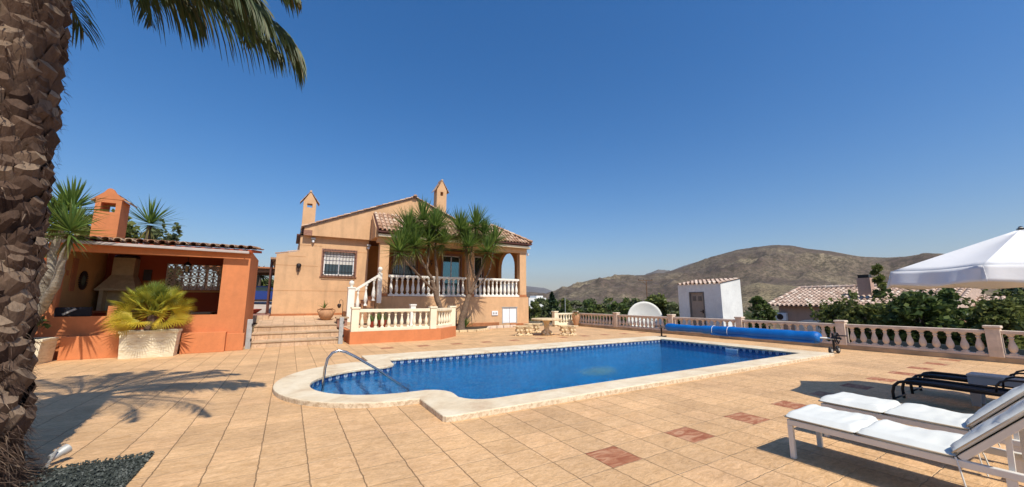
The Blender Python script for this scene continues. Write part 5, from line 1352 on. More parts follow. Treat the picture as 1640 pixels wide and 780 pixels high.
def frond(parent, pts, leaf, nl=62, seed=0, hang=.55, wid=.016, ang=50, tb=(.35, 1.0), dead=0.0, mat=None):
    """pinnate frond along a curved rachis; leaf = leaflet length"""
    rnd = random.Random(seed); P = [Vector(p) for p in pts]
    def cr(t):   # Catmull-Rom
        n = len(P)-1; x = min(n-1e-6, max(0, t*n)); i = int(x); u = x-i
        a, b, c, d = P[max(i-1, 0)], P[i], P[i+1], P[min(i+2, n)]
        return .5*((2*b)+(c-a)*u+(2*a-5*b+4*c-d)*u*u+(3*b-a-3*c+d)*u**3)
    f = thing('frond', (0, 0, 0), '', '') if False else None
    m_ = MB(); cs = [cr(k/16) for k in range(17)]; m_.tube(cs, [.026*(1-k/18)+.004 for k in range(17)], 6, .8)
    for k in range(nl):
        t = .16+.84*(k+.5)/nl; p = cr(t); tn = (cr(min(1, t+.02))-cr(max(0, t-.02))).normalized()
        side = tn.cross(Vector((0, 0, 1))); side = side.normalized() if side.length > .05 else Vector((1, 0, 0)); nup = side.cross(tn).normalized()
        prof = math.sin(math.pi*min(1, .22+t*.80))**.6
        for sgn in (-1, 1):
            L = leaf*prof*rnd.uniform(.82, 1.1)*(1 if t < .97 else .8)
            a = R(ang-18*t)+rnd.uniform(-.12, .12); d = (tn*math.cos(a)+side*sgn*math.sin(a)+nup*rnd.uniform(-.05, .30)).normalized()
            if rnd.random() < dead: continue
            w = wid*rnd.uniform(.8, 1.15); wv = (nup*.75+tn*.5).normalized(); vs = []; S = 4; g = Vector((0, 0, -1))
            for j in range(S+1):
                q = j/S; pt = p+d*(L*q*(1-.22*hang*q))+g*(L*hang*q*q); ww = w*(1.0-q**2.2)*(.7+.6*q)+.0008
                vs += [pt-wv*ww, pt+wv*ww+side*sgn*.0]
            tint = rnd.uniform(*tb) if t < .93 else rnd.uniform(0, .5)
            if rnd.random() < .06: tint = rnd.uniform(0, .2)
            m_.add(vs, [(2*j, 2*j+1, 2*j+3, 2*j+2) for j in range(S)], tint)
    return m_.build('frond', mat or M['palmleaf'], parent)
K = axis_pt(5.15)
def fr(tipdir_deg, out, peak, tipz, leaf=.5, seed=0, hang=.55, side=0, **k):
    a = R(tipdir_deg); d = Vector((math.cos(a), math.sin(a), 0)); s = Vector((-d.y, d.x, 0)); c = K.copy()
    pts = [c+Vector((0, 0, -.1)), c+d*out*.28+Vector((0, 0, peak*.75)), c+d*out*.58+Vector((0, 0, peak))+s*side*.3, c+d*out*.85+Vector((0, 0, (peak+tipz)*.5+.12*out))+s*side*.7, c+d*out+Vector((0, 0, tipz))+s*side]
    return frond(palm, pts, leaf, seed=seed, hang=hang, **k)
# fronds over the patio side (the drooping one reaches into the picture)
frond(palm, [K, (-1.95, 5.38, 5.55), (-1.25, 5.42, 5.60), (-.60, 5.45, 5.32), (-.24, 5.45, 5.02), (-.08, 5.46, 4.74)], .64, nl=84, seed=1, hang=.85, wid=.0135, ang=50)
frond(palm, [K, (-2.0, 5.5, 5.50), (-1.55, 5.6, 5.55), (-1.1, 5.7, 5.42), (-.62, 5.78, 5.22), (-.36, 5.80, 5.02)], .66, nl=64, seed=2, hang=.9, wid=.013, tb=(.3, .8))
frond(palm, [K, (-2.1, 5.3, 5.62), (-1.6, 5.25, 5.66), (-1.05, 5.2, 5.5), (-.66, 5.2, 5.2), (-.50, 5.2, 4.98)], .62, nl=64, seed=22, hang=.9, wid=.013, tb=(.3, .9))
frond(palm, [K, (-2.3, 5.6, 5.55), (-1.9, 5.75, 5.58), (-1.5, 5.85, 5.42), (-1.25, 5.9, 5.2)], .60, nl=70, seed=23, hang=.95, wid=.014, tb=(.3, .9))
frond(palm, [K, (-1.9, 5.2, 5.75), (-1.2, 5.1, 5.9), (-.6, 5.0, 5.75), (-.15, 4.95, 5.30)], .60, nl=90, seed=3, hang=.8, wid=.017, tb=(.5, 1.0))
for (tx, ty, tz, sd_) in ((-.95, 6.55, 5.95, 41), (-1.6, 7.0, 6.0, 42), (-2.15, 7.15, 6.02, 43), (-.55, 6.2, 5.75, 44), (-2.8, 7.3, 6.1, 45)):
    q_ = Vector((tx, ty, tz)); a_ = K.lerp(q_, .3); b_ = K.lerp(q_, .6); c_ = K.lerp(q_, .85)
    frond(palm, [K, a_+Vector((0, 0, .45)), b_+Vector((0, 0, .6)), c_+Vector((0, 0, .38)), q_], .55, nl=84, seed=sd_, hang=.6, wid=.016, tb=(.3, .9))
frond(palm, [K, (-2.72, 5.9, 5.45), (-2.68, 6.25, 5.35), (-2.60, 6.45, 5.18), (-2.54, 6.55, 5.02)], .50, nl=26, seed=4, hang=.55, wid=.012, tb=(.2, .6))
for (dg, out, pk, tz, sd, n_) in ((75, 2.2, 1.05, .75, .1, 5), (112, 2.3, .9, .8, 0, 6), (150, 2.4, .7, -.4, 0, 7), (185, 2.5, .8, -.3, 0, 8), (215, 2.3, .9, .1, 0, 9), (250, 2.2, .8, -.1, 0, 10), (290, 2.0, .9, .3, 0, 11), (313, 3.1, .8, -.1, 0, 12), (300, 2.6, .9, .2, 0, 19), (40, 2.4, 1.1, .5, 0, 13), (95, 1.8, 1.4, 1.3, 0, 14), (200, 1.6, 1.5, 1.4, 0, 15), (335, 1.6, 1.4, 1.3, 0, 16), (20, 1.9, 1.5, 1.35, 0, 17), (130, 2.3, 1.2, 1.0, 0, 18)):
    fr(dg, out, pk, tz, .60, n_, .55, sd, nl=84, wid=.018)

# ================================================================== YUCCAS
def yucca(base, limbs, heads, label, hl=.72, mat='yuccabark', n=105, seed=0):
    t = thing('yucca_tree', base, label, 'yucca'); rnd = random.Random(seed)
    for (pts, r0, r1) in limbs:
        m_ = MB(); P = [Vector(p) for p in pts]; 
        # densify with small wobble
        Q = []; 
        for a, b in zip(P, P[1:]):
            for k in range(5): q = a.lerp(b, k/5); Q.append(q+Vector((rnd.gauss(0, .012), rnd.gauss(0, .012), 0)))
        Q.append(P[-1]); rs = [r0+(r1-r0)*k/(len(Q)-1)+rnd.uniform(-.006, .006) for k in range(len(Q))]
        if abs(P[0].z-base[2]) < .1: rs[0] = r0*1.5; rs[1] = r0*1.25; rs[2] = r0*1.1
        m_.tube(Q, rs, 12, .5); m_.build('trunk', M[mat], t, smooth=True)
    for i, h in enumerate(heads):
        x, y, z = h[:3]; s = h[3] if len(h) > 3 else 1
        m_ = MB(); b = Vector((x, y, z))
        blades(m_, b, int(n*.85), hl*s*1.15, .031, (2, 92), .02, seed*50+i, (.42, 1.0))
        blades(m_, b-Vector((0, 0, .08)), int(n*.18), hl*s*.95, .026, (85, 120), .10, seed*50+i+500, (.35, .7))
        blades(m_, b-Vector((0, 0, .16)), int(n*.14), hl*s*.75, .02, (120, 160), .25, seed*50+i+900, (.0, .35))
        m_.build('leaf_cluster', M['yucca'], t)
    return t
Y1 = lambda px, py: tuple(on_y(px, py, 17.6)); Y2 = lambda px, py: tuple(on_y(px, py, 19.2))
def jit(p, d): return (p[0], p[1]+d, p[2])
b1 = on_y(712, 505, 17.8); base1 = (b1.x, 17.8, .3)
j1 = jit(Y1(693, 448), .1)
yucca((base1[0], base1[1], 0), [
    ([(base1[0]+.05, 17.8, 0), jit(Y1(705, 490), .1), jit(Y1(697, 465), .1), j1], .15, .10),
    ([jit(Y1(700, 470), .1), jit(Y1(672, 445), -.2), jit(Y1(640, 414), -.5)], .06, .045),
    ([j1, jit(Y1(680, 425), 0), jit(Y1(664, 392), .1)], .08, .05),
    ([jit(Y1(684, 432), 0), jit(Y1(690, 400), .3), jit(Y1(690, 368), .4)], .06, .05),
    ([jit(Y1(702, 480), .1), jit(Y1(703, 440), .3), jit(Y1(702, 405), .5), jit(Y1(704, 378), .5)], .085, .05),
    ([jit(Y1(668, 402), .1), jit(Y1(658, 382), .1)], .05, .04)],
    [(*jit(Y1(635, 404), -.5), 1.0), (*jit(Y1(656, 368), .1), 1.05), (*jit(Y1(682, 350), .4), 1.05), (*jit(Y1(707, 362), .6), 1.05), (*jit(Y1(687, 386), .0), 1.0), (*jit(Y1(661, 396), -.3), .95), (*jit(Y1(711, 388), .3), .9), (*jit(Y1(668, 376), .6), .95), (*jit(Y1(694, 364), -.2), .9), (*jit(Y1(645, 388), -.1), .85)],
    'many headed yucca with slender leaning trunks behind the cream deck balustrade', 1.02, seed=1, n=150)
g2 = gp = on_y(737, 529, 19.2)
j2 = Y2(752, 472)
yucca((g2.x, 19.2, 0), [
    ([(g2.x, 19.2, 0), Y2(740, 510), Y2(746, 490), j2], .19, .13),
    ([j2, jit(Y2(751, 440), 0), jit(Y2(745, 400), -.1), jit(Y2(741, 378), 0)], .10, .06),
    ([j2, jit(Y2(764, 445), 0), jit(Y2(772, 425), -.1), jit(Y2(775, 408), -.2)], .10, .06),
    ([jit(Y2(762, 450), 0), jit(Y2(756, 415), .3), jit(Y2(764, 372), .4)], .06, .05),
    ([jit(Y2(756, 466), 0), jit(Y2(775, 452), .2), jit(Y2(788, 432), .3), jit(Y2(794, 402), .3)], .06, .045)],
    [(*Y2(737, 368), 1.1), (*jit(Y2(767, 360), .4), 1.15), (*jit(Y2(776, 405), -.4), 1.05), (*jit(Y2(796, 386), .3), 1.0), (*jit(Y2(747, 396), -.3), .9), (*jit(Y2(752, 378), .5), .95), (*jit(Y2(783, 372), .6), .95)],
    'many headed yucca with thick leaning trunk growing from the bed by the terrace wall', 1.06, seed=2, n=150)
# young yucca / succulents in the bed and deck planter
for (x, y, z, L, lab) in ((3.62, 18.2, .47, .8, 'spiky young yucca behind the deck by the stair'), (8.75, 20.1, .1, .95, 'spiky rosette plant against the terrace wall beside the thick yucca trunk')):
    t = thing('spiky_plant', (x, y, z), lab, 'plant'); blades(MB(), (x, y, z), 46, L, .024, (8, 75), .12, int(x*7), (.2, .9)).build('leaves', M['yucca'], t)
# left yuccas by the kitchen
Y3 = lambda px, py, Y=13.2: tuple(on_y(px, py, Y))
g3 = on_y(62, 545, 13.9)
yucca((-6.1, 14.9, .6), [
    ([(-6.1, 14.9, .5), Y3(68, 492, 14.6), Y3(88, 460, 14.2), Y3(100, 420, 14.0), Y3(112, 385, 13.8)], .12, .06),
    ([(-6.2, 14.9, .5), Y3(60, 480, 14.8), Y3(78, 440, 14.6), Y3(86, 400, 14.6), Y3(104, 345, 14.5)], .13, .07)],
    [(*Y3(113, 370, 13.6), 1.15), (*Y3(115, 334, 14.5), 1.15), (*Y3(92, 350, 14.5), 1.1), (*Y3(60, 370, 14.6), 1.1)],
    'tall yucca with pale curved trunks between the palm and the orange kitchen', .66, 'palebark', seed=3, n=110)
t3 = on_y(240, 358, 21.5)
yucca((t3.x, 21.5, 0), [([(t3.x, 21.5, 0), (t3.x, 21.5, 2), (t3.x, 21.5, t3.z-.1)], .13, .08)], [(t3.x, 21.5, t3.z, 1.25)], 'single headed yucca rising behind the orange kitchen roof', .85, seed=4)

# ================================================================== FAN PALM
fp = thing('fan_palm', (-3.42, 15.02, .70), 'yellowish green dwarf fan palm growing in the pale stone planter', 'palm')
MB().lathe([(.13, 0), (.15, .12), (.13, .30), (.10, .52)], -3.42, 15.02, .68, 12).build('trunk', M['boots'], fp)
rnd = random.Random(5); c0 = Vector((-3.42, 15.02, 1.20))
for i in range(76):
    q = (i+.5)/76; el = R(88-106*q**1.15+rnd.uniform(-8, 8)); az = i*2.39996+rnd.uniform(-.2, .2)
    d = Vector((math.cos(az)*math.cos(el), math.sin(az)*math.cos(el), math.sin(el)))
    L = rnd.uniform(.50, .68)*(1.05 if q > .3 else .95); m_ = MB(); tip = c0+d*L+Vector((0, 0, -.05*q))
    tint0 = max(0, min(1, .95-.95*q+rnd.uniform(-.12, .12)))
    m_.tube([c0, c0+d*L*.55+Vector((0, 0, .03)), tip], [.010, .008, .007], 5, tint0)
    s = d.cross(Vector((0, 0, 1))); s = s.normalized() if s.length > .1 else Vector((1, 0, 0)); fwd = (d+Vector((0, 0, .12-.25*q))).normalized(); s = (s*math.cos(rl := rnd.uniform(-1.3, 1.3))+s.cross(fwd)*math.sin(rl)).normalized(); nr = s.cross(fwd).normalized()
    ns = 22; RL = rnd.uniform(.40, .50)
    for k in range(ns):
        a = R(-115+230*k/(ns-1)); dd = fwd*math.cos(a)+s*math.sin(a); l = RL*(1-.22*abs(k/(ns-1)-.5)*2)*rnd.uniform(.9, 1.05); w = .013
        px_ = (fwd*-math.sin(a)+s*math.cos(a)); m1 = tip+dd*l*.5+nr*(.02); e = tip+dd*l+Vector((0, 0, -.02))+nr*.02
        m_.add([tip-px_*.003, tip+px_*.003, m1+px_*w, m1-px_*w, m1+nr*.012, e], [(0, 1, 2, 4), (0, 4, 3), (3, 4, 5), (4, 2, 5)], max(0, min(1, tint0+rnd.uniform(-.15, .15))))
    m_.build('fan_leaf', M['fan'], fp)

# ================================================================== TREES
def leafblob(m_, c, r, n, size, rnd, flat=.8, tb=(.1, .9)):
    b0 = rnd.uniform(-.28, .28); tb = (tb[0]+b0, tb[1]+b0)
    for _ in range(n):
        v = Vector((rnd.gauss(0, 1), rnd.gauss(0, 1), rnd.gauss(0, 1))); v.normalize(); v *= r*rnd.random()**.45; v.z *= flat
        p = c+v; a = Vector((rnd.gauss(0, 1), rnd.gauss(0, 1), rnd.gauss(0, .6))).normalized(); b = a.orthogonal().normalized(); b = (b*math.cos(rnd.random()*6.28)+a.cross(b)*math.sin(rnd.random()*6.28))
        s = size*rnd.uniform(.6, 1.3); m_.add([p-b*s*.5, p+a*s*.9, p+b*s*.5, p-a*s*.9], [(0, 1, 2, 3)], rnd.uniform(*tb))
def tree(name, loc, h, w, mat, label, cat='tree', seed=0, clumps=26, per=90, size=.12, trunk=.35, group=None, d=None, sprigs=0, tb=(.05, .95)):
    rnd = random.Random(seed); t = thing(name, loc, label, cat, group); x, y, z = loc; d = d or w
    T = MB(); ht = h*trunk; T.tube([(x, y, z-.2), (x+.03*w, y, z+ht*.5), (x, y, z+ht)], [.05*w+.03, .04*w+.02, .03*w+.02], 8); cs = []
    for i in range(clumps):
        a = rnd.uniform(0, 6.283); q = rnd.random(); rr = math.sqrt(rnd.random()); zz = ht*.7+(h-ht*.7)*q
        env = math.sin(math.pi*min(1, .18+.80*q))**.6
        c = Vector((x+w*.5*.78*rr*env*math.cos(a), y+d*.5*.78*rr*env*math.sin(a), z+zz*.95)); cs.append(c)
        if i < 9: T.tube([(x, y, z+ht*.8), ((x+c.x)/2, (y+c.y)/2, (z+ht*.8+c.z)/2+.1), c], [.022*w+.01, .015*w+.008, .008], 6)
    T.build('trunk', M['bark'], t)
    m_ = MB()
    for c in cs: leafblob(m_, c, min(w, h)*rnd.uniform(.09, .20), per, size, rnd, tb=tb)
    for i in range(sprigs):
        a = rnd.uniform(0, 6.283); rr = rnd.uniform(.1, .5)*w; p = Vector((x+rr*math.cos(a), y+rr*math.sin(a)*d/w, z+h*rnd.uniform(.7, .9))); dd = Vector((rnd.gauss(0, .35), rnd.gauss(0, .35), 1)).normalized(); L = rnd.uniform(.5, 1.1)
        m_.tube([p, p+dd*L], [.012, .004], 4, .2)
        for k in range(26): q = p+dd*L*rnd.random(); leafblob(m_, q, .08, 1, size*.9, rnd)
    m_.build('crown', M[mat], t); return t
# behind the boundary balustrade, right part
def P_at(px, D): d = ray(px, 480); k = D/math.hypot(d.x, d.y); return (d.x*k, d.y*k)
def gz_(x, y): return land_z(x, y)
def T(px, D, top_py, w, mat, label, **k):
    if D < 30 and 'size' in k: k['size'] *= .85
    x, y = P_at(px, D); z = gz_(x, y); zt = at_dist(px, top_py, D).z
    return tree(k.pop('name', 'broadleaf_tree'), (x, y, z), zt-z, w, mat, label, **k)
T(1216, 27, 474, 1.9, 'leafB', 'dark round tree between the white shed and the neighbouring house', seed=21, clumps=30, size=.13)
T(1340, 24.5, 490, 2.5, 'leafA', 'light green bushy tree before the neighbouring roof, left of the largest tree', seed=22, clumps=46, sprigs=14, size=.13, per=110)
T(1393, 24, 489, 2.7, 'leafA', 'olive green tree with sprouting twigs in front of the neighbour roof', seed=23, clumps=42, sprigs=12, size=.13, per=110)
T(1466, 23, 471, 2.7, 'leafB', 'largest dark fig tree behind the balustrade under the parasol edge', seed=24, clumps=56, sprigs=5, size=.17, per=110)
T(1522, 25, 464, 1.7, 'leafB', 'dark leafy tree behind the small brick hut', seed=25, clumps=40, sprigs=4, size=.16, per=110)
T(1596, 23, 482, 2.3, 'leafA', 'spreading green tree behind the right balustrade below the parasol valance', seed=26, clumps=46, sprigs=8, size=.14, per=110)
T(1625, 42, 462, 3.0, 'cypress', 'dark conifer at the right edge beyond the balustrade', seed=27, clumps=30, size=.2)
T(1668, 25, 470, 3.4, 'leafA', 'green tree at the far right edge of the garden', seed=28, clumps=36)
T(1414, 30, 418, .9, 'leafA', 'thin tall sprig of a young tree rising before the hill, left of the parasol', seed=29, clumps=18, per=60, size=.2, trunk=.55, name='young_tree')
# bush behind dish, orchard row
T(1052, 30, 473, 3.6, 'leafA', 'rounded bright green bush behind the satellite dish', seed=31, clumps=44, per=120, size=.15, cat='bush', name='round_bush')
T(1076, 28, 486, 2.2, 'leafC', 'grey green feathery bush between the dish and the shed', seed=32, clumps=24, per=90, size=.14, cat='bush', name='round_bush')
rnd = random.Random(9)
k = 0
places = ['immediately right of the terrace corner', 'second from the terrace corner', 'third from the terrace corner', 'right of the dark cypress', 'two trees right of the cypress', 'behind the clay jar', 'right of the clay jar', 'left of the middle of the row', 'in the middle of the row', 'right of the middle of the row', 'three trees left of the dish', 'two trees left of the dish', 'just left of the dish', 'partly behind the dish']
for i, px in enumerate((850, 866, 884, 903, 921, 938, 955, 972, 988, 1004, 1018, 1000, 975, 945)):
    D = rnd.uniform(48, 62) if i < 11 else rnd.uniform(66, 74); T(px, D, rnd.uniform(479, 486) if i < 11 else rnd.uniform(478, 481), rnd.uniform(3.2, 4.4), ['leafA', 'leafC', 'leafB'][i % 3], 'orchard tree '+places[i], seed=50+i, clumps=22, per=70, size=.26, group='orchard trees beyond the balustrade', name='orchard_tree', trunk=.2)
def cypress(px, D, top, w, lab, seed):
    x, y = P_at(px, D); z = gz_(x, y); h = at_dist(px, top, D).z-z; rnd = random.Random(seed); t = thing('cypress_tree', (x, y, z), lab, 'tree')
    MB().tube([(x, y, z), (x, y, z+h*.9)], [.12, .02], 6).build('trunk', M['bark'], t); m_ = MB()
    for i in range(60): q = i/60; a = rnd.uniform(0, 6.28); rr = w*.5*(1-q)**.8*.6; leafblob(m_, Vector((x+rr*math.cos(a), y+rr*math.sin(a), z+h*(.12+.86*q))), w*.24*(1.05-q), 60, .22, rnd, 1.3)
    m_.build('crown', M['cypress'], t)
cypress(884, 60, 467, 2.8, 'pointed dark cypress standing above the orchard row right of the terrace corner', 3)
cypress(1632, 60, 452, 3.0, 'pointed dark cypress far right below the parasol', 4)
# shrub layer of the plain (nobody could count it)
M['plain'] = M['leafC']
rnd = random.Random(77); m_ = MB()
for i in range(900):
    a = R(rnd.uniform(28, 95)); D = 70*(1+rnd.random()**1.5*4.5); x, y = D*math.sin(a), D*math.cos(a); z = gz_(x, y); leafblob(m_, Vector((x, y, z+.7)), rnd.uniform(1.0, 2.4), 34, .7, rnd, .6)
m_.build('far_shrubland', M['leafC'], kind='stuff')
# behind the kitchen
x, y = on_y(150, 350, 24).x, 24
tree('olive_tree', (-7.6, 24, .4), 5.0, 4.6, 'leafA', 'loose olive green tree behind the kitchen chimney', seed=41, clumps=40, per=90, size=.17, sprigs=10)
tree('olive_tree', (-5.9, 25.5, .4), 5.3, 2.6, 'leafC', 'grey green tree between the kitchen chimney and the single yucca head', seed=42, clumps=30, per=90, size=.16, sprigs=6)
tree('garden_shrub', (-6.0, 14.9, .6), 1.5, 1.3, 'leafB', 'dark shrub growing in the stone planter by the palm trunk', 'shrub', seed=43, clumps=20, per=60, size=.07)
# palm beyond the carport
x, y = on_y(416, 437, 48).x, 48
pt = thing('small_palm', (x, y, 1.5), 'small palm tree beyond the carport left of the house', 'palm'); zt = on_y(416, 440, 48).z
MB().tube([(x, y, 1.5), (x, y, zt)], [.22, .2], 8).build('trunk', M['bark'], pt)
m_ = MB(); blades(m_, (x, y, zt), 60, 1.7, .10, (5, 115), .35, 8, (.5, 1)); m_.build('crown', M['palmleaf'], pt)
tree('broadleaf_tree', (on_y(404, 440, 50).x, 50, 1.5), 2.9, 3.2, 'leafA', 'green tree behind the carport left of the house', seed=44, clumps=20, per=60, size=.25)
tree('broadleaf_tree', (on_y(428, 440, 52).x, 52, 1.5), 2.6, 3.0, 'leafC', 'grey green tree behind the parked blue car', seed=45, clumps=20, per=60, size=.25)
# ================================================================== CAR, CARPORT
cx, cy, cz = on_y(414, 470, 38).x, 38.0, 1.38
car = thing('parked_car', (cx, cy, cz), 'dark blue car parked under the carport beyond the side walk', 'car')
def carbody():
    prof = [(-2.1, .35), (-2.12, .62), (-2.0, .80), (-1.35, .90), (-.75, 1.32), (-.3, 1.44), (.75, 1.45), (1.45, 1.12), (1.95, .98), (2.1, .80), (2.1, .35)]
    mb = MB(); n = len(prof); rows = []
    for s, ins in ((-1, .06), (-.86, 0.0), (.86, 0.0), (1, .06)): pass
    vs = []
    for yy in (-.84, -.78, .78, .84):
        for (x, z) in prof:
            k = .0 if abs(yy) < .8 else 1; narrowing = max(0, (z-.9))*.30
            y2 = (abs(yy)-narrowing)*(1 if yy > 0 else -1); vs.append((cx+x*(1-.012*k), cy+y2, cz+z-(.03*k if z > .5 else 0)))
    fs = []
    for r in range(3):
        for i in range(n): j = (i+1) % n; fs.append((r*n+i, r*n+j, (r+1)*n+j, (r+1)*n+i))
    fs += [tuple(range(n-1, -1, -1)), tuple(range(3*n, 4*n))]; mb.add(vs, fs); return mb
carbody().build('body', M['carblue'], car, auto=35)
for s in (-1, 1):
    y = cy+s*.76
    m_ = MB(); m_.prism_y([(cx-1.05, cz+.93), (cx+1.35, cz+.93), (cx+.72, cz+1.34), (cx-.62, cz+1.34)], y-.02, y+.02); m_.build('side_window', M['glassdark'], car)
    for wx in (-1.3, 1.32):
        w = MB().lathe([(.1, -.1), (.30, -.1), (.33, -.07), (.33, .07), (.30, .1), (.1, .1)], cx+wx, cy+s*.76, cz+.33, 20, ax=Matrix.Rotation(R(90), 3, 'X')).build('wheel', M['rubber'], car)
        MB().lathe([(.02, -.105), (.2, -.105), (.2, .105), (.02, .105)], cx+wx, cy+s*.76, cz+.33, 14, ax=Matrix.Rotation(R(90), 3, 'X')).build('rim', M['galv'], w)
MB().add([(cx-1.33, cy-.62, cz+.93), (cx-1.33, cy+.62, cz+.93), (cx-.78, cy+.58, cz+1.33), (cx-.78, cy-.58, cz+1.33)], [(0, 1, 2, 3)]) 
m_ = MB(); m_.bar((cx-1.08, cy, cz+1.135), (cx-1.06, cy, cz+1.135), 1.2, .01); 
for s in (-1, 1): MB().box(cx-2.13, cy+s*.6-.14, cz+.62, cx-2.06, cy+s*.6+.14, cz+.74).build('headlight', M['pipewhite'], car)
cp = thing('carport', (cx, 39, 1.5), 'brown timber carport beyond the walk left of the house', 'carport')
MB().box(cx-3.5, 36.3, 3.98, cx+3, 36.5, 4.2).build('beam', M['wood'], cp); MB().box(cx-3.5, 42, 3.98, cx+3, 42.2, 4.2).build('beam', M['wood'], cp)
MB().box(cx-3.6, 36.1, 4.2, cx+3.1, 42.4, 4.32).build('roof', M['brownskirt'], cp)
for x in (cx-3.3, cx+2.7):
    for y in (36.4, 42.1): MB().box(x-.08, y-.08, 1.2, x+.08, y+.08, 3.98).build('leg', M['wood'], cp)
o = MB().box(cx-7, 46, 1.0, cx+6, 46.3, 3.0).build('rear_garden_wall', M['darkwood']); tag(o, 'dark boundary wall behind the carport', 'wall')
# ================================================================== NEIGHBOUR HOUSE
def B(px, py, D): return at_dist(px, py, D)
nh = thing('neighbour_house', (30, 12, -1.3), 'low pinkish villa with broad hipped tile roof beyond the trees', 'house')
ez = 1.30; gx0, gy1 = 27.5, 13.0; gy0 = 4.7; gx1 = 36.0
MB().box(gx0, gy0+.6, -1.9, gx1-.5, gy1-.5, ez-.02).build('wall', M['pinkwall'], nh)
rz = 2.47; ex0, ex1, ey0, ey1 = gx0-.4, gx1, gy0, gy1-.1; rx = (ex0+ex1)/2; hip = .06
Vw = Vector((rx-ex0, 0, rz-ez)); Lw = Vw.length; tot = ey1-ey0
def insw(u, v): k = v/Lw*hip; return k < u < tot-k
tile_roof('roof', M['tiles_pale'], nh, (ex0, ey0, ez), (0, 1, 0), Vw, tot, Lw, insw, pitch=.26, course=.40, rr=.095)
Vn = Vector((0, -hip, rz-ez)); Ln = Vn.length; totn = ex1-ex0
def insn(u, v): k = v/Ln*(rx-ex0); return k < u < totn-k
tile_roof('roof', M['tiles_pale'], nh, (ex0, ey1, ez), (1, 0, 0), Vn, totn, Ln, insn, pitch=.26, course=.40, rr=.095)
mb = MB(); z_ = -.03
mb.add([(ex0, ey0, ez+z_), (ex0, ey1, ez+z_), (ex1, ey1, ez+z_), (ex1, ey0, ez+z_), (rx, ey0+hip, rz+z_), (rx, ey1-hip, rz+z_)], [(0, 4, 5, 1), (1, 5, 2), (2, 5, 4, 3), (3, 4, 0), (0, 1, 2, 3)]); mb.build('roof_deck', M['tiles_pale'], nh)
MB().prism_y([(ex0+.5, ez-.02), (ex1-.6, ez-.02), (rx, rz-.12)], gy1-.8, gy1-.52).build('gable_wall', M['pinkwall'], nh)
ridge_tiles('ridge', M['tiles_pale'], nh, (rx, ey0+hip, rz+.05), (rx, ey1-hip, rz+.05), .13); ridge_tiles('ridge', M['tiles_pale'], nh, (ex0, ey1, ez+.06), (rx, ey1-hip, rz+.06), .12)
c = MB().box(29.3, 8.35, 1.6, 29.85, 8.95, 2.95).build('chimney', M['pinkwall'], nh); MB().box(29.35, 8.4, 2.95, 29.8, 8.9, 3.15).build('chimney_cap', M['black'], c)
poly = [(-1.35, 0)]; 
mb = MB(); pts = [(11.7, -1.5), (11.7, .05)]+[(10.75+.95*math.cos(math.pi*k/8), .05+.42*math.sin(math.pi*k/8)) for k in range(1, 8)]+[(9.8, .05), (9.8, -1.5)]
mb.prism_x(pts, gx0-.03, gx0+.02); mb.build('arched_garage_door', M['shutter'], nh)
ac = MB().box(gx0-.35, 12.0, .35, gx0-.02, 12.6, .85).build('air_conditioner', M['pipewhite'], nh, bevel=.02)
MB().lathe([(.02, 0), (.19, 0), (.19, .02), (.02, .02)], gx0-.36, 12.32, .60, 18, ax=Matrix.Rotation(R(90), 3, 'Y')).build('fan_grille', M['darkmetal'], ac)
# lower roofed hut (garden oven) beyond the balustrade
hx, hy = P_at(1541, 27.5)
hut = thing('garden_hut', (hx, hy, -1.2), 'small brick garden hut with tiled roof between the dark trees', 'hut'); 
MB().box(hx-.5, hy-.65, -1.5, hx+.7, hy+.65, .55).build('wall', M['peach'], hut)
tile_roof('roof', M['tiles'], hut, (hx-.62, hy-.75, .56), (0, 1, 0), (1, 0, .35), 1.5, 1.5)
x2, y2 = P_at(1528, 30); 
h2 = thing('garden_annex', (x2, y2, -1.2), 'tile roofed annex showing between the fig tree and the green tree', 'outbuilding')
MB().box(x2-.6, y2-1.4, -1.5, x2+2.4, y2+1.4, .95).build('wall', M['pinkwall'], h2); tile_roof('roof', M['tiles_pale'], h2, (x2-.8, y2-1.5, .96), (0, 1, 0), (1, 0, .35), 3.0, 2.6)
# white far building right of the terrace
x3, y3 = P_at(852, 130)
fb = thing('far_white_building', (x3, y3, -3), 'distant white building beyond the orchard right of the terrace corner', 'building')
zt = at_dist(852, 477, 130).z
MB().box(x3-3.2, y3-3, -5, x3+3.8, y3+4, zt).build('wall', M['white_wall'], fb); MB().box(x3+.5, y3-2, zt, x3+3.2, y3+2, zt+.7).build('roof_room', M['white_wall'], fb)
for k in range(3): MB().box(x3-2.6+2*k, y3-3.05, zt-2.0, x3-1.7+2*k, y3-3, zt-.9).build('window', M['glassdark'], fb)
# utility pole with crossarm
x4, y4 = P_at(1036.5, 75); up_ = thing('utility_pole', (x4, y4, gz_(x4, y4)), 'wooden power pole with crossarm standing before the hill', 'utility pole')
zt = at_dist(1036.5, 449, 75).z; fw = Vector((math.sin(R(40)), -math.cos(R(40)), 0)).normalized(); fw = Vector((math.cos(YAW), -math.sin(YAW), 0))
MB().tube([(x4, y4, gz_(x4, y4)), (x4, y4, zt)], [.10, .06], 8).build('post', M['wood'], up_)
p = Vector((x4, y4, zt)); MB().bar(p-fw*1.5, p+fw*1.2, .08, .08).bar(p-fw*.9, p-Vector((0, 0, .9)), .05, .05).build('crossarm', M['wood'], up_)
for q in (-1.4, -.5, 1.1): MB().tube([p+fw*q, p+fw*q+Vector((0, 0, .3))], .05, 6).build('insulator', M['darkmetal'], up_)
x5, y5 = P_at(905, 55); o = MB().tube([(x5, y5, gz_(x5, y5)), (x5, y5, at_dist(905, 477, 55).z)], .05, 6).build('lamp_post', M['galv']); tag(o, 'thin grey lamp post among the orchard trees', 'lamp post')
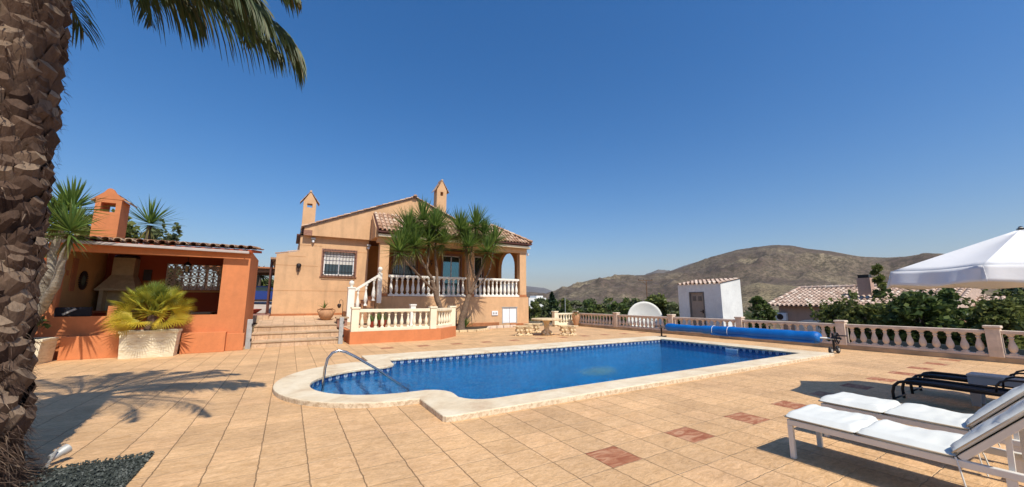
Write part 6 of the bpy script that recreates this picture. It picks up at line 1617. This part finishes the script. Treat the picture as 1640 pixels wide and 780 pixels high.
x5, y5 = P_at(1632, 34); o = MB().tube([(x5, y5, -1.6), (x5, y5, at_dist(1634, 505, 34).z)], .05, 6).build('fence_post', M['galv']); tag(o, 'thin grey post beyond the balustrade at the right edge', 'post')
# green wind net behind the balustrade
nt = MB().box(16.9, -5, -.8, 16.93, 5.4, .32).build('garden_net', simple('grey_green_net', (.16, .19, .17, 1), .9, var=.2, nscale=3)); tag(nt, 'low grey green netting fence just behind the right hand balustrade', 'netting')

# ================================================================== LIGHT, SKY, CAMERA
w = bpy.data.worlds.new('World'); sc.world = w; w.use_nodes = True; n = w.node_tree; n.nodes.clear()
o_ = n.nodes.new('ShaderNodeOutputWorld'); bg = n.nodes.new('ShaderNodeBackground'); sk = n.nodes.new('ShaderNodeTexSky')
EL, AZ = R(53), R(3.5)
sk.sky_type = 'NISHITA'; sk.sun_disc = False; sk.sun_elevation = EL; sk.sun_rotation = math.atan2(math.sin(AZ), -math.cos(AZ)); sk.altitude = SKYP[0]; sk.air_density = SKYP[1]; sk.dust_density = SKYP[2]; sk.ozone_density = SKYP[3]
bg.inputs['Strength'].default_value = SKYS; hs = n.nodes.new('ShaderNodeHueSaturation'); hs.inputs['Saturation'].default_value = SKYSAT
tn = n.nodes.new('ShaderNodeMix'); tn.data_type = 'RGBA'; tn.blend_type = 'MULTIPLY'; tn.inputs[0].default_value = 1; tn.inputs[7].default_value = SKYTINT
n.links.new(sk.outputs[0], hs.inputs['Color']); n.links.new(hs.outputs[0], tn.inputs[6]); n.links.new(tn.outputs[2], bg.inputs[0]); n.links.new(bg.outputs[0], o_.inputs[0])
L = bpy.data.lights.new('sun', 'SUN'); L.energy = SUNS; L.angle = R(.53); L.color = (1, .93, .82); lo = bpy.data.objects.new('sun', L); col.objects.link(lo)
ts = Vector((math.sin(AZ)*math.cos(EL), -math.cos(AZ)*math.cos(EL), math.sin(EL))); lo.rotation_euler = ts.to_track_quat('Z', 'Y').to_euler(); lo.location = ts*60
cd = bpy.data.cameras.new('camera'); co = bpy.data.objects.new('camera', cd); col.objects.link(co); sc.camera = co
cd.sensor_width = 36; cd.lens = 36*FPX/1640; cd.clip_end = 30000; cd.clip_start = .05; co.location = (0, 0, EYE); co.rotation_euler = (R(90)+PITCH, 0, -YAW)
sc.view_settings.view_transform = 'Standard'; sc.view_settings.look = 'None'; sc.view_settings.exposure = EXPO; sc.view_settings.gamma = 1
sc.cycles.max_bounces = 6; sc.cycles.transparent_max_bounces = 12; sc.cycles.volume_bounces = 0; sc.cycles.use_denoising = True
